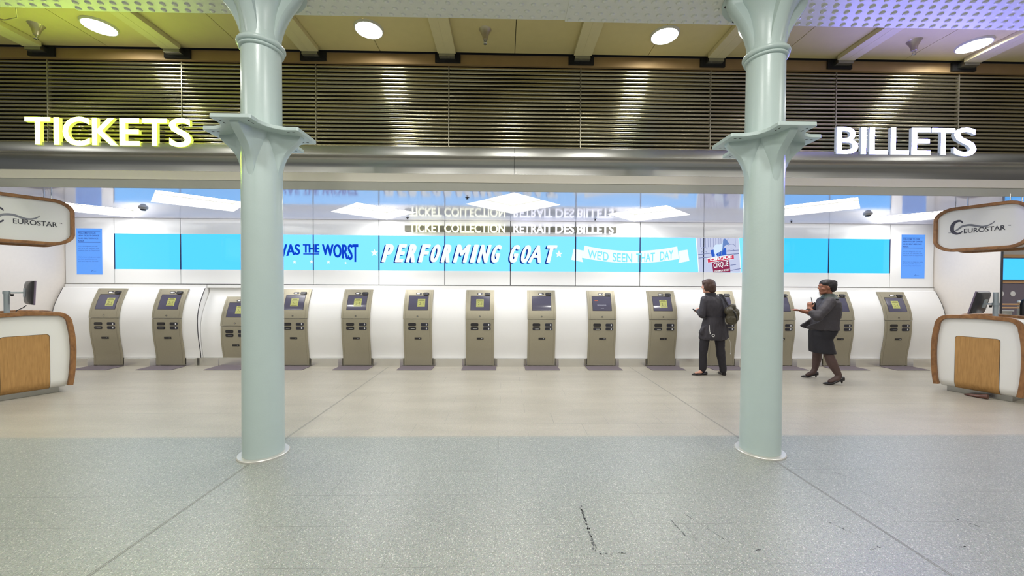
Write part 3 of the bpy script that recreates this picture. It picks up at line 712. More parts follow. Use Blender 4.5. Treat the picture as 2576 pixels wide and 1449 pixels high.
flat('picture_poster', M['px_dred'], lambda mb, d: poly(mb, [(825, 1120), (1320, 1050), (1358, 1392), (862, 1392)], d), 8)
flat('picture_banner_edge', M['px_white'], lambda mb, d: poly(mb, [(685, 1000), (1440, 893), (1455, 1025), (700, 1135)], d), 9)
flat('picture_banner', M['px_red'], lambda mb, d: poly(mb, [(695, 1018), (1440, 908), (1452, 1015), (708, 1122)], d), 10)
def pic_text(mb, d):
    def band(x0, x1, y0, y1, yb0, yb1): return lambda s, t: V(PU(x0 + (x1 - x0) * s), 560 + ((y0 + (y1 - y0) * s) * t + (yb0 + (yb1 - yb0) * s) * (1 - t)) / 11.144, d)
    for k in (-6, 6): word(mb, 'CIRQUE', band(770 + k, 1385 + k, 1005, 925, 1095, 1005), .02)
    word(mb, 'CIRQUE', band(868, 1290, 1125, 1075, 1300, 1240), .012); word(mb, 'LES ANIMAUX NE SONT', band(880, 1330, 1345, 1290, 1392, 1345), .015)
flat('picture_lettering', M['px_white'], pic_text, 11)

M['info'] = screen_mat('info_blue', rgb(92, 160, 252), .95); M['info_ink'] = screen_mat('info_ink', rgb(26, 58, 150), 1)
M['info_ink2'] = screen_mat('info_ink_pale', rgb(48, 92, 190), 1)
def info_screen(lab, x0, x1, z0, z1):
    t = thing('information_screen', lab, 'screen', (x0, YW, z0), 0, 'portrait welcome screens at the ends of the video wall')
    w, h = x1 - x0, z1 - z0
    mb = MB(); mb.box(0, w, -.003, -.001, 0, h); mb.build('display', M['info'], t)
    def line(mb, s, x, zt, hh, off=.012, wmax=None, pad=1.0):
        ww, wh = word_size(s, off); sc = hh / wh; L_ = ww * sc * pad
        if wmax: L_ = wmax
        word(mb, s, lambda a, b: (x + L_ * a, -.0036, zt - hh + hh * b), off)
    mb = MB(); x = .062 * w; k = w / .48
    for z in (.93, .698): mb.box(x, w * .93, -.0038, -.0032, h * z - .005, h * z + .002)
    for s, z, wm in (('WELCOME TO OUR', .915, .70), ('NEW TICKET OFFICE', .858, .82), ('AND SELF-SERVICE', .80, .79), ('AREA', .743, .24)): line(mb, s, x, h * z, .027, .02, w * wm)
    mb.build('heading', M['info_ink'], t)
    for para in ((('We are delighted you can', .625, .76), ('join us at our beautiful new', .58, .82), ('location close to Departures', .535, .84)),
                 (("We're here to help you make", .39, .86), ('the best possible start to', .345, .74), ('your journey with Eurostar', .30, .79))):
        mb = MB()
        for s, z, wm in para: line(mb, s, x, h * z, .026, .006, w * wm)
        mb.build('paragraph', M['info_ink2'], t)
    mb = MB(); mb.tube([(w * .58, -.0035, h * .065), (w * .605, -.0035, h * .085), (w * .62, -.0035, h * .08)], .003, 6); mb.tube([(w * .62, -.0035, h * .078), (w * .70, -.0035, h * .070), (w * .76, -.0035, h * .073)], .0016, 6); mb.build('emblem', M['info_ink'], t)
info_screen('blue portrait welcome screen beside the left EUROSTAR sign', -8.185, -7.705, 1.715, 2.595)
info_screen('blue portrait welcome screen beside the right EUROSTAR sign', 7.921, 8.404, 1.722, 2.595)

# collection letters on their bar
t = thing('collection_sign', 'small lit letters reading TICKET COLLECTION and RETRAIT DES BILLETS on a bar', 'sign', (.12, YW, 2.58))
XC = lambda u: PXX(u) - .12
mb = MB(); mb.box(XC(1018), XC(1548), -.028, -.002, .005, .115); mb.build('bar', M['bar'], t)
for nm, m, ws in (('yellow_letters', M['ytc'], (('TICKET', 1031, 1110), ('COLLECTION', 1117, 1268))), ('white_letters', M['vtc'], (('RETRAIT', 1289, 1386), ('DES', 1394, 1441), ('BILLETS', 1449, 1540)))):
    mb = MB()
    for wd_, a, b in ws: solid_word(mb, wd_, XC(a), XC(b), -.018, .150, -.062, -.03, .014, 0)
    mb.build(nm, m, t)

# smoke detectors and spray heads under the glossy ceiling
def detector(lab, x, y):
    t = thing('smoke_detector', lab, 'smoke detector', (x, y, ZC), 0, 'smoke detectors under the glossy ceiling')
    mb = MB(); mb.lathe([(.062, 0), (.062, -.012), (.054, -.026), (.040, -.03)], n=24); mb.build('base', M['detector'], t, smooth=40)
    mb = MB(); mb.lathe([(.038, -.029), (.036, -.05), (.02, -.055)], n=20); mb.build('sensor', M['detdark'], t, smooth=40)
detector('white smoke detector between the two left diamond lights', -5.97, 6.38); detector('white smoke detector between the two right diamond lights', 6.20, 6.35)
for lab, x, y in (('small dark sprinkler head left of the middle diamond light', -.54, 5.46), ('small dark sprinkler head left of the TICKET COLLECTION letters', -1.82, 7.13), ('small dark sprinkler head above the end of RETRAIT DES BILLETS', 1.70, 7.09), ('small dark sprinkler head above the walking person', 5.50, 7.16)):
    mb = MB(); mb.lathe([(.030, 0), (.030, -.004), (.012, -.006), (.010, -.022), (.018, -.024), (.016, -.028)], n=14)
    o = mb.build('fire_sprinkler', M['detdark'], smooth=40); o.location = (x, y, ZC); tag(o, lab, 'sprinkler', 'sprinkler heads under the glossy ceiling')

# ------------------------------------------------------------------ ticket machines
def make_kiosk(name, lab, drop=0.0, dy=0.0):
    """a machine standing in the curved wall; its profile follows the wall. drop lowers the working face of the accessible one"""
    t = thing(name, lab, 'ticket machine', (0, YK + dy, 0), 0, 'ticket machines in the curved white wall')
    def ys(z): return interp(KP, z + drop)                       # surface depth, relative to YK
    def patch(mb, cx, zc, w, h, r, out, back, nz=10):
        """a rounded panel lying on the curved face: front 'out' in front of it, back 'back' behind"""
        zs = []; m = 4
        for i in range(m): zs.append(-h / 2 + r * (1 - math.cos(PI / 2 * i / m)))
        for i in range(nz + 1): zs.append(-h / 2 + r + (h - 2 * r) * i / nz)
        for i in range(m): zs.append(h / 2 - r + r * math.sin(PI / 2 * (i + 1) / m))
        rings = []
        for dz in zs:
            e = max(0, abs(dz) - (h / 2 - r)); hw = w / 2 - r + math.sqrt(max(0, r * r - e * e)) if r > 0 else w / 2
            z = zc + dz; y = ys(z)
            rings.append([(cx - hw, y - out, z), (cx + hw, y - out, z), (cx + hw, y + back, z), (cx - hw, y + back, z)])
        mb.loft(rings)
    def obj(nm, m, args, parent=t, bevel=0):
        mb = MB()
        for a in args: patch(mb, *a)
        return mb.build(nm, m, parent, smooth=40, bevel=bevel)
    top, bot, split = 1.452 - drop, .022, .905 - drop
    cab = obj('cabinet', M['kiosk'], [(0, (split - .004 + bot) / 2, 2 * HW - .008, split - .004 - bot, 0, 0, .020, 24)], bevel=.004)
    up = obj('upper_door', M['kiosk'], [(0, (split + .004 + top) / 2, 2 * HW, top - split - .004, .006, .004, .020, 20)], bevel=.004)
    obj('joint_line', M['kiosk_line'], [(-.228, (split + bot) / 2, .002, split - bot - .05, 0, .0006, .001, 20)], cab); obj('joint_line', M['kiosk_line'], [(.228, (split + bot) / 2, .002, split - bot - .05, 0, .0006, .001, 20)], cab)
    for x in (-.228, .228): obj('joint_line', M['kiosk_line'], [(x, (split + top) / 2, .002, top - split - .03, 0, .0046, .001, 16)], up)
    sc_z = 1.205 - drop
    obj('bezel', M['bezel'], [(.004, sc_z, .368, .278, .004, .0052, .001)], up)
    scr = obj('touch_screen', M['kscreen'], [(.004, sc_z - .002, .352, .262, .002, .0062, .001)])
    obj('card_sign', M['kblack'], [(0, 1.378 - drop, .110, .040, .018, .0056, .001, 3)]); obj('card_symbol', M['kwhite'], [(-.012, 1.378 - drop, .052, .022, .004, .0064, .001, 3)]); obj('card_arrow', M['kwhite'], [(.034, 1.378 - drop, .012, .012, .005, .0064, .001, 2)])
    cm = obj('camera_housing', M['kblack'], [(.137, 1.378 - drop, .112, .050, .02, .024, .001, 4)], bevel=.006)
    obj('camera_lens', M['kslot'], [(.160, 1.376 - drop, .036, .034, .016, .030, .001, 3), ], cm)
    mb = MB(); z = .956 - drop; y = ys(z)
    for r0_, r1_ in ((.016, .011),):
        n = 20; mb.loft([[(r * math.cos(2 * PI * j / n), y - .004 - d, z + r * math.sin(2 * PI * j / n)) for j in range(n)] for r, d in ((r0_, 0), (r0_, .004), (r1_, .005), (r1_, .001))], cap=False)
    mb.build('lock', M['kiosk_line'], t, smooth=40)
    mb = MB(); n = 16; mb.loft([[(r * math.cos(2 * PI * j / n), y - .004 - d, z + r * math.sin(2 * PI * j / n)) for j in range(n)] for r, d in ((.011, .001), (.010, .003))]); mb.build('lock_barrel', M['chrome'], t, smooth=40)
    for zz, lip in ((.800, 0), (.727, 1)):
        a = obj('ticket_tray', M['kblack'], [(-.098, zz - drop, .146, .058, .020, .004, .001, 4)]); obj('tray_mouth', M['bezel'] if not lip else M['kslot'], [(-.096, zz - drop - .004, .112, .022, .008, .007, .001, 3)], a)
        if lip: obj('ticket_lip', M['lampring'], [(-.086, zz - drop - .006, .070, .006, .002, .009, .001, 2)], a)
        a = obj('card_reader', M['kslot'], [(.135, zz - drop, .144, .058, .020, .005, .001, 4)]); obj('card_slot', M['kblack'], [(.108, zz - drop, .064, .016, .004, .0066, .001, 3)], a)
        for q in (-.009, .009): obj('reader_light', M['kwhite'], [(.170, zz - drop + q, .020, .014, .005, .0072, .001, 2)], a)
    a = obj('receipt_slot', M['kblack'], [(.008, .537 - drop * .98, .128, .038, .003, .006, .001, 3)]); obj('slot_button', M['kwhite'], [(.040, .537 - drop * .98, .011, .011, .004, .0076, .001, 2)], a)
    return t, obj, sc_z
def add_notice(t, obj, sc_z, dx, dz=0.0):
    n = obj('notice', M['notice'], [(dx, sc_z + dz, .142, .145, .002, .0072, .001, 4)], t)
    k = MB()
    def face(a, b, zc, hh, ww): return lambda s, v: (dx + a + ww * s, interp(KP, zc) - .0084 if True else 0, zc + hh * (v - .5))
    zc = sc_z + dz
    drop = 1.205 - sc_z
    def yy(z): return interp(KP, z + drop) - .0086
    for bd, cx, z, w, h, off in (('2-1', 0, zc - .012, .078, .050, .004),):
        word(k, bd, lambda s, v, cx=cx, z=z, w=w, h=h: (dx + cx - w / 2 + w * s, yy(z + h * (v - .5)), z + h * (v - .5)), off, fit_h=True)
    for z, w in ((zc + .056, .080), (zc + .040, .116), (zc - .058, .112)):
        k.add([(dx - w / 2, yy(z), z - .004), (dx + w / 2, yy(z), z - .004), (dx + w / 2, yy(z), z + .004), (dx - w / 2, yy(z), z + .004)], [(0, 1, 2, 3)])
    k.build('notice_print', M['notice_ink'], n)
    return n
proto, P_obj, P_z = make_kiosk('ticket_machine', 'ticket machine at the far left end of the curved wall, beside the left desk')
proto.location = (KX[0], YK, 0)
notes = {1: .055, 2: .03, 4: .0, 5: .015, 6: .055, 7: -.005, 10: .02, 12: -.05, 13: -.06, 14: -.01}
KL = {2: 'ticket machine second from the left, just before the low machine', 4: 'ticket machine partly hidden by the right side of the left column', 5: 'ticket machine below the words THE WORST, first one clear of the left column',
      6: 'ticket machine below the letters PERF with yellow notice right of its screen centre', 7: 'ticket machine below the end of PERFORMING with yellow notice near the middle of its screen', 8: 'ticket machine with a blank dark screen below the letters OAT',
      9: 'ticket machine showing faint white text and an orange glow on its screen', 10: 'ticket machine below the words THAT DAY with a yellow notice on its screen', 11: 'ticket machine the person with the rucksack stands at',
      12: 'ticket machine half hidden by the right column, being touched by the walking person', 13: 'ticket machine behind the person with the walkie-talkie', 14: 'ticket machine at the far right end of the curved wall, beside the right desk'}
for i in range(2, 15):
    if i == 3: continue
    k = copy_tree(proto, (KX[i - 1], YK, 0), KL[i])
    if i in notes: add_notice(k, P_obj, P_z, .004 + notes[i])
    if i == 9:
        P_obj('screen_glow', M['onorange'], [(-.10, P_z + .055, .060, .012, .003, .0072, .001, 2)], k)
        mb = MB()
        def fy(z): return interp(KP, z) - .0076
        for s_, cx, z, w, h in (('>>>>>>>>>>', 0.0, P_z - .03, .17, .022), ('Eurostar', .01, P_z - .085, .060, .016)):
            word(mb, s_, lambda s, v, cx=cx, z=z, w=w, h=h: (cx - w / 2 + w * s, fy(z + h * (v - .5)), z + h * (v - .5)), .004)
        mb.build('screen_text', M['onscreen'], k)
add_notice(proto, P_obj, P_z, .004 + notes[1])
k3, o3, z3 = make_kiosk('ticket_machine', 'low accessible ticket machine set back in the wall left of the left column', .150, .075)
k3.location = (KX[2], YK + .075, 0); add_notice(k3, o3, z3, .05)

ML = ['at the far left end', 'second from the left', 'in front of the low machine', 'just right of the left column', 'below the words THE WORST', 'below the first letters of PERFORMING', 'below the end of PERFORMING', 'in front of the blank dark screen', 'in front of the machine with white screen text',
      'below the words THAT DAY', 'behind the feet of the person with the rucksack', 'partly hidden by the right column', 'behind the legs of the walking person', 'at the far right end']
for i, x in enumerate(KX):
    mb = MB(); y1 = 7.138 if i != 2 else 7.21
    mb.loft([[(x - .315, 6.835, z), (x + .315, 6.835, z), (x + .315, y1, z), (x + .262, y1 + .055, z), (x - .262, y1 + .055, z), (x - .315, y1, z)] for z in (.001, .009)])
    o = mb.build('floor_mat', M['mat_purple'], bevel=.003); tag(o, 'plum-grey floor mat of the ticket machine ' + ML[i], 'mat', 'floor mats in front of the ticket machines')

# ------------------------------------------------------------------ desks with bent-wood rims, and the signs hanging above them
def sweep(mb, path, prof):
    """path of (a, z) points in the rim's plane, profile of (across, depth) pairs"""
    n = len(path); rings = []
    for i, (a, z) in enumerate(path):
        q0 = path[max(i - 1, 0)]; q1 = path[min(i + 1, n - 1)]; dx, dz = q1[0] - q0[0], q1[1] - q0[1]; L_ = math.hypot(dx, dz) or 1
        nx, nz = -dz / L_, dx / L_
        rings.append([(a + nx * p, d, z + nz * p) for p, d in prof])
    mb.loft(rings)
def arc_pts(cx, cz, rx, rz, a0, a1, n=9): return [(cx + rx * math.cos(math.radians(a0 + (a1 - a0) * i / n)), cz + rz * math.sin(math.radians(a0 + (a1 - a0) * i / n))) for i in range(n + 1)]
DW = smooth_tab([(.0, .360), (.10, .387), (.30, .409), (.55, .420), (.75, .415), (.90, .400), (.97, .388)])
def half_path():                                                  # right half of the rim from the floor end up and over
    p = [(interp(DW, z), z) for z in [.095 + (.97 - .095) * i / 16 for i in range(17)]]
    p += arc_pts(.268, .97, .120, .145, 0, 90, 9)[1:]
    p += [(.14, 1.124), (0, 1.131)]
    return p
hp = half_path(); RIM = hp + [(-a, z) for a, z in reversed(hp[:-1])]
def width_at(z):                                                  # inner half width of the white panel
    if z <= .97: return interp(DW, z) - .030
    s = min(1, (z - .97) / .145); return .268 + .090 * math.sqrt(max(0, 1 - s * s))
def desk(lab, x, y, rz, depth=.62, pole_u=.28):
    t = thing('reception_desk', lab, 'desk', (x, y, 0), rz, 'reception desks at both ends of the ticket hall')
    pr = [(-.028, -.030), (-.022, -.038), (.022, -.038), (.028, -.030), (.028, .030), (.020, .040), (-.020, .040), (-.028, .030)]
    mb = MB(); sweep(mb, RIM, pr); mb.build('front_rim', M['rimwood'], t, smooth=40)
    mb = MB(); sweep(mb, RIM, [(a, b + depth) for a, b in pr]); mb.build('rear_rim', M['rimwood'], t, smooth=40)
    zs = [.068 + .11 * (i / 8) for i in range(9)] + [.2 + (.97 - .2) * i / 12 for i in range(13)] + [.97 + .142 * math.sin(PI / 2 * i / 10) for i in range(1, 11)]
    def fy(z): return .004 + (.115 * (1 - math.sqrt(max(0, 1 - ((.19 - z) / .122) ** 2))) if z < .19 else 0)
    mb = MB(); rings = []
    for z in zs: w = width_at(max(z, .10)); rings.append([(-w, fy(z), z), (w, fy(z), z), (w, max(fy(z), .05) + .01, z), (-w, max(fy(z), .05) + .01, z)])
    mb.loft(rings); mb.build('front_panel', M['deskwhite'], t, smooth=35)
    mb = MB(); rings = []; r = .035
    zz = [.072 + .1 * (i / 8) for i in range(9)] + [.19 + (.80 - .19) * i / 10 for i in range(11)] + [.80 + r * math.sin(PI / 2 * i / 5) for i in range(1, 6)]
    for z in zz:
        e = max(0, z - .80); w = .205 - r + math.sqrt(max(0, r * r - e * e)); rings.append([(-w, fy(z) - .006, z), (w, fy(z) - .006, z), (w, fy(z) + .001, z), (-w, fy(z) + .001, z)])
    mb.loft(rings); mb.build('oak_inset', M['oak'], t, smooth=35)
    mb = MB(); rings = []
    for z in zz:
        e = max(0, z - .80); w = .209 - r + math.sqrt(max(0, r * r - e * e)); rings.append([(-w, fy(z) - .002, z + (.004 if z > .8 else 0)), (w, fy(z) - .002, z + (.004 if z > .8 else 0)), (w, fy(z) + .001, z), (-w, fy(z) + .001, z)])
    mb.loft(rings); mb.build('inset_edge', M['bezel'], t, smooth=35)
    mb = MB(); poly = [(a * .95, z) for a, z in RIM if z > .2]; poly = [(-a, .10) for a in (-.36,)] + poly + [(-.36, .10)]
    mb.prism(poly, lambda a, z: (a, .062, z - .012 if z > .2 else z), lambda a, z: (a, depth - .02, z - .012 if z > .2 else z)); mb.build('body', M['deskwhite'], t, smooth=35)
    mb = MB(); mb.box(-.305, .305, .085, depth - .06, 0, .105); mb.build('plinth', M['steel'], t, bevel=.004)
    return t
def frame(a, b):                                                  # direction in the ground plane from the panel's left end to its right end
    return math.atan2(b[1] - a[1], b[0] - a[0])
RZ_R = math.atan2(-.926, .377); RZ_L = math.atan2(.857, .515)
def at_desk(o, rz, u, v): c, s = math.cos(rz), math.sin(rz); return (o[0] + c * u - s * v, o[1] + s * u + c * v)
DR = (6.659, 5.179); DL = (-6.383, 5.152)
desk('white and oak reception desk with bent-wood rim under the right EUROSTAR sign', DR[0], DR[1], RZ_R)
desk('white and oak reception desk with bent-wood rim under the left EUROSTAR sign', DL[0], DL[1], RZ_L)

def hang_sign(lab, x, y, rz, zc, dx=0.0):
    t = thing('hanging_sign', lab, 'sign', (x, y, zc), rz, 'EUROSTAR signs hanging over the desks')
    W_, H_ = .420, .288
    def loop(w, h):
        p = []
        for sx, sz, a0 in ((1, -1, -90), (1, 1, 0), (-1, 1, 90), (-1, -1, 180)): p += arc_pts(sx * (w - .17), sz * (h - .13), .17, .13, a0, a0 + 90, 8)
        q = []
        for a, z in p:                                             # ends and top slightly bowed outwards
            q.append((a * (1 + .03 * (1 - (z / h) ** 2)), z * (1 + .06 * (1 - (a / w) ** 2))))
        return q
    L_ = loop(W_, H_); path = L_ + [L_[0]]
    pr = [(-.022, -.026), (-.016, -.034), (.016, -.034), (.022, -.026), (.022, .026), (.016, .034), (-.016, .034), (-.022, .026)]
    mb = MB(); sweep(mb, path, pr); mb.build('front_rim', M['rimwood'], t, smooth=40)
    mb = MB(); sweep(mb, path, [(a, b + .52) for a, b in pr]); mb.build('rear_rim', M['rimwood'], t, smooth=40)
    inner = [(a * .965, z * .945) for a, z in L_]
    mb = MB(); mb.prism(inner, lambda a, z: (a, -.004, z), lambda a, z: (a, .51, z)); mb.build('panel', M['signwhite'], t, smooth=35)
    # lettering and emblem
    X = lambda px: (px - 1790) / (2420 - 1790) * .835 - .400       # columns of the close view to metres along the panel
    mb = MB(); word(mb, 'EUROSTAR', lambda s, v: (-.145 + .375 * s + dx, -.0062, -.066 + .066 * v), .010); mb.build('lettering', M['ink'], t)
    mb = MB(); word(mb, 'TM', lambda s, v: (.250 + .024 * s + dx, -.0062, -.014 + .011 * v), .004); mb.build('trade_mark', M['ink'], t)
    def ribbon(pts, wid):
        m_ = MB(); n = len(pts); a_, b_ = [], []
        for i, (px, pz) in enumerate(pts):
            q0 = pts[max(i - 1, 0)]; q1 = pts[min(i + 1, n - 1)]; dx, dz = q1[0] - q0[0], q1[1] - q0[1]; l = math.hypot(dx, dz) or 1
            w = wid[i] if isinstance(wid, (list, tuple)) else wid
            px = px * .88 - .022 + dx; pz += .012; a_.append((px - dz / l * w, -.0066, pz + dx / l * w)); b_.append((px + dz / l * w, -.0066, pz - dx / l * w))
        m_.add(a_ + b_, [(i, i + 1, n + i + 1, n + i) for i in range(n - 1)]); return m_
    e = smooth_tab([(-.155, .072), (-.165, .098), (-.190, .108), (-.225, .095), (-.258, .055), (-.272, .005), (-.268, -.045), (-.240, -.072), (-.205, -.072), (-.165, -.040)])
    n = len(e); ribbon(e, [.003 + .017 * math.sin(PI * (i / n)) ** .8 for i in range(n)]).build('emblem', M['logo_dark'], t)
    e2 = smooth_tab([(-.320, -.052), (-.300, -.050), (-.255, -.030), (-.200, .010), (-.160, .030), (-.10, .034), (-.03, .012), (.03, -.004), (.09, .004), (.14, .030), (.175, .062)])
    n = len(e2); ribbon(e2, [.002 + .012 * math.sin(PI * min(1, i / n)) for i in range(n)]).build('emblem_wave', M['silver'], t)
    for u in (-.25, .25):
        for v in (.05, .46):
            mb = MB(); mb.tube([(u, v, H_ + .02), (u, v, ZC - zc)], .006, 8); mb.build('hanger', M['chrome'], t)
    return t
hang_sign('wood-rimmed EUROSTAR sign hanging over the right desk', DR[0], DR[1], RZ_R, 2.385)
hang_sign('wood-rimmed EUROSTAR sign hanging over the left desk', DL[0], DL[1], RZ_L, 2.385, .06)

def monitor(lab, x, y, pole_h, head, arm_z, tilt, rz, sc=1.0):
    """a flat monitor on an arm from a grey pole; rz turns the screen's facing"""
    t = thing('monitor', lab, 'monitor', (x, y, 1.125), 0, 'monitors on the reception desks')
    mb = MB(); mb.lathe([(.026, 0), (.026, pole_h)], n=20); mb.lathe([(.04, 0), (.04, .006)], n=20); mb.build('pole', M['polegrey'], t, smooth=40)
    mb = MB(); mb.lathe([(.034, arm_z - .018), (.034, arm_z + .018)], n=20); d = Vector((math.cos(rz), math.sin(rz), 0)); p = Vector((0, 0, arm_z))
    mb.tube([p, p + d * head * .5, p + d * head], .011, 8); mb.build('arm', M['polegrey'], t, smooth=40)
    mb = MB(); mb.lathe([(.012, arm_z - .05), (.016, arm_z - .03), (.016, arm_z - .018)], d.x * .045, d.y * .045, 10); mb.build('knob', M['rubber'], t, smooth=40)
    rot = Matrix.Rotation(rz, 3, 'Z') @ Matrix.Rotation(tilt, 3, 'Y'); c = p + d * head
    def pt(a, b, q): return tuple(c + rot @ Vector((a, b, q)))     # a towards the viewer of the screen, b sideways, q up
    mb = MB(); rings = []
    for a, s in ((.012, .42), (.022, .72), (.040, .95), (.060, 1.0)):
        rings.append([pt(a, b * s * .215, q * s * .160) for b, q in ((-1, -1), (-.5, -1.02), (.5, -1.02), (1, -1), (1.01, 0), (1, 1), (.5, 1.02), (-.5, 1.02), (-1, 1), (-1.01, 0))])
    mb.loft(rings); mb.build('back_shell', M['monitor'], t, smooth=35)
    mb = MB(); mb.loft([[pt(a, b * .22, q * .165) for b, q in ((-1, -1), (1, -1), (1, 1), (-1, 1))] for a in (.060, .078)]); mb.build('frame', M['monscreen'], t, bevel=.003)
    mb = MB(); mb.loft([[pt(a, b * .205, q * .15) for b, q in ((-1, -1), (1, -1), (1, 1), (-1, 1))] for a in (.0775, .079)]); mb.build('display', M['kblack'], t)
    mb = MB(); mb.loft([[pt(a, b * .05, q * .06) for b, q in ((-1, -1), (1, -1), (1, 1), (-1, 1))] for a in (.002, .016)]); mb.build('mount_plate', M['polegrey'], t, bevel=.002)
    s = pt(.03, 0, -.175); mb = MB(); e = (s[0] - d.x * .05, s[1] - d.y * .05, .004)
    mb.tube([s, (s[0] - d.x * .03, s[1] - d.y * .03, s[2] * .7), (s[0] - d.x * .085, s[1] - d.y * .085, s[2] * .35), (s[0] - d.x * .09, s[1] - d.y * .09, .006)], .006, 8); mb.build('cable', M['rubber'], t, smooth=40)
    return t
mr = at_desk(DR, RZ_R, .095, .25); ml = at_desk(DL, RZ_L, -.115, .25)
monitor('black monitor leaning on a grey pole on the right desk', mr[0], mr[1], .35, .09, .185, -.22, math.radians(112))
monitor('black monitor seen edge-on beside its grey pole on the left desk', ml[0], ml[1], .31, .14, .285, .04, math.radians(58))

# ------------------------------------------------------------------ people
M['skin_p'] = mat('skin_pale', rgb(214, 160, 138), .5, noise=.05, nscale=14); M['skin_d'] = mat('skin_brown', rgb(150, 98, 74), .5, noise=.06, nscale=14)
M['hair_br'] = mat('hair_brown', rgb(72, 48, 38), .45, noise=.4, nscale=26, stretch=(3, 3, .6), bump=.4, bscale=60); M['hair_bk'] = mat('hair_black', rgb(30, 26, 29), .6, noise=.3, nscale=26, bump=.4, bscale=60)
M['coat'] = mat('coat_charcoal', rgb(52, 48, 54), .62, noise=.22, nscale=9, bump=.5, bscale=14); M['trouser'] = mat('trouser_black', rgb(38, 35, 42), .7, noise=.2, nscale=10, bump=.4, bscale=16)
M['jacket'] = mat('jacket_charcoal', rgb(60, 56, 60), .7, noise=.2, nscale=60, bump=.3, bscale=16); M['skirt'+'_f'] = mat('skirt_black', rgb(28, 26, 32), .75, noise=.2, nscale=20)
M['tights'] = mat('tights_brown', rgb(82, 62, 58), .55, noise=.2, nscale=18); M['leather'] = mat('shoe_leather', rgb(32, 28, 30), .28, noise=.2, nscale=20)
M['olive'] = mat('bag_olive', rgb(74, 68, 52), .42, noise=.35, nscale=14, bump=.6, bscale=22); M['white_trim'] = mat('white_trim', rgb(225, 222, 218), .4, noise=.03)
M['scarf'] = mat('scarf_green', rgb(74, 82, 76), .6, noise=.25, nscale=30); M['brownshoe'] = mat('brown_leather', rgb(96, 62, 50), .35, noise=.3, nscale=25)
M['iris'] = mat('eye_dark', rgb(40, 30, 26), .2, noise=.05)

def capsule(mb, p, r0_, q, r1_, n=14):
    p, q = Vector(p), Vector(q); d = q - p; L_ = d.length or 1e-6; d = d / L_
    a = Vector((0, 0, 1)) if abs(d.z) < .9 else Vector((1, 0, 0)); u = d.cross(a).normalized(); w = d.cross(u); rings = []
    for k in range(1, 6):
        t = PI / 2 * (1 - k / 5); rings.append((p - d * r0_ * math.sin(t), r0_ * math.cos(t) if k < 5 else r0_))
    for k in range(1, 6):
        t = PI / 2 * (k - 1) / 5; rings.append((q + d * r1_ * math.sin(t), r1_ * math.cos(t)))
    mb.loft([[tuple(c + (u * math.cos(2 * PI * j / n) + w * math.sin(2 * PI * j / n)) * max(r, .0008)) for j in range(n)] for c, r in rings])
def chain(mb, pts):
    for (p, r), (q, s) in zip(pts, pts[1:]): capsule(mb, p, r, q, s)
def blob(mb, name, m, parent, voxel=.009, it=3, fold=0.0, fscale=(9, 9, 3)):
    """joins overlapping shapes into one continuous skin"""
    me = mb.mesh(name, m); o = bpy.data.objects.new(name, me); COL.objects.link(o)
    r = o.modifiers.new('r', 'REMESH'); r.mode = 'VOXEL'; r.voxel_size = voxel
    s = o.modifiers.new('s', 'SMOOTH'); s.factor = .5; s.iterations = it
    dg = bpy.context.evaluated_depsgraph_get(); dg.update()
    me2 = bpy.data.meshes.new_from_object(o.evaluated_get(dg)); o.modifiers.clear(); o.data = me2; me2.name = name
    if not me2.materials: me2.materials.append(m)
    if fold:                                                     # cloth folds: move the surface in and out along its normals
        nr = [v.normal.copy() for v in me2.vertices]
        for v, n_ in zip(me2.vertices, nr):
            q = Vector((v.co.x * fscale[0], v.co.y * fscale[1], v.co.z * fscale[2]))
            k = mnoise.noise(q) + .55 * (1 - 2 * abs(mnoise.noise(q * 1.9 + Vector((7, 3, 1)))))
            v.co += n_ * (k - .25) * fold
    me2.polygons.foreach_set('use_smooth', [True] * len(me2.polygons)); o.parent = parent
    return o
def ell_rings(mb, rows, n=28, p=2.3):
    """rows of (cx, cy, z, rx, ry, yaw)"""
    rings = []
    for cx, cy_, z, rx, ry, yw in rows:
        ring = []
        for j in range(n):
            a = 2 * PI * j / n; c, s = math.cos(a), math.sin(a); e = 2 / p
            x = rx * math.copysign(abs(c) ** e, c); y = ry * math.copysign(abs(s) ** e, s)
            ring.append((cx + x * math.cos(yw) - y * math.sin(yw), cy_ + x * math.sin(yw) + y * math.cos(yw), z))
        rings.append(ring)
    mb.loft(rings)
def hand(mb, w, d, nrm, curl=.5, s=1.0, spread=1.0):
    """wrist point, direction along the hand, normal out of the back of the hand; palm, four fingers and a thumb"""
    w, d, nrm = Vector(w), Vector(d).normalized(), Vector(nrm).normalized(); nrm = (nrm - d * nrm.dot(d)).normalized(); x = d.cross(nrm)
    P = lambda a, b, c: w + d * a * s + x * b * s + nrm * c * s
    for b in (-.026, -.009, .009, .026): capsule(mb, P(.0, b * .6, 0), .014 * s, P(.085, b, 0), .0125 * s, 8)
    for b, L_ in ((-.029, .062), (-.010, .076), (.010, .080), (.029, .070)):
        pts = [(P(.085, b * spread, 0), .0105 * s)]; a, c, ang = .085, 0, 0
        for f_ in (.42, .32, .26):
            ang += curl * .8; a += L_ * f_ * math.cos(ang); c -= L_ * f_ * math.sin(ang); pts.append((P(a, b * spread * (1.06 if curl < .3 else 1), c), (.0095 - .0012 * len(pts)) * s))
        chain(mb, pts)
    chain(mb, [(P(.022, .026, -.004), .014 * s), (P(.052, .050, -.016), .012 * s), (P(.080, .056, -.026), .010 * s), (P(.102, .052, -.034), .008 * s)])
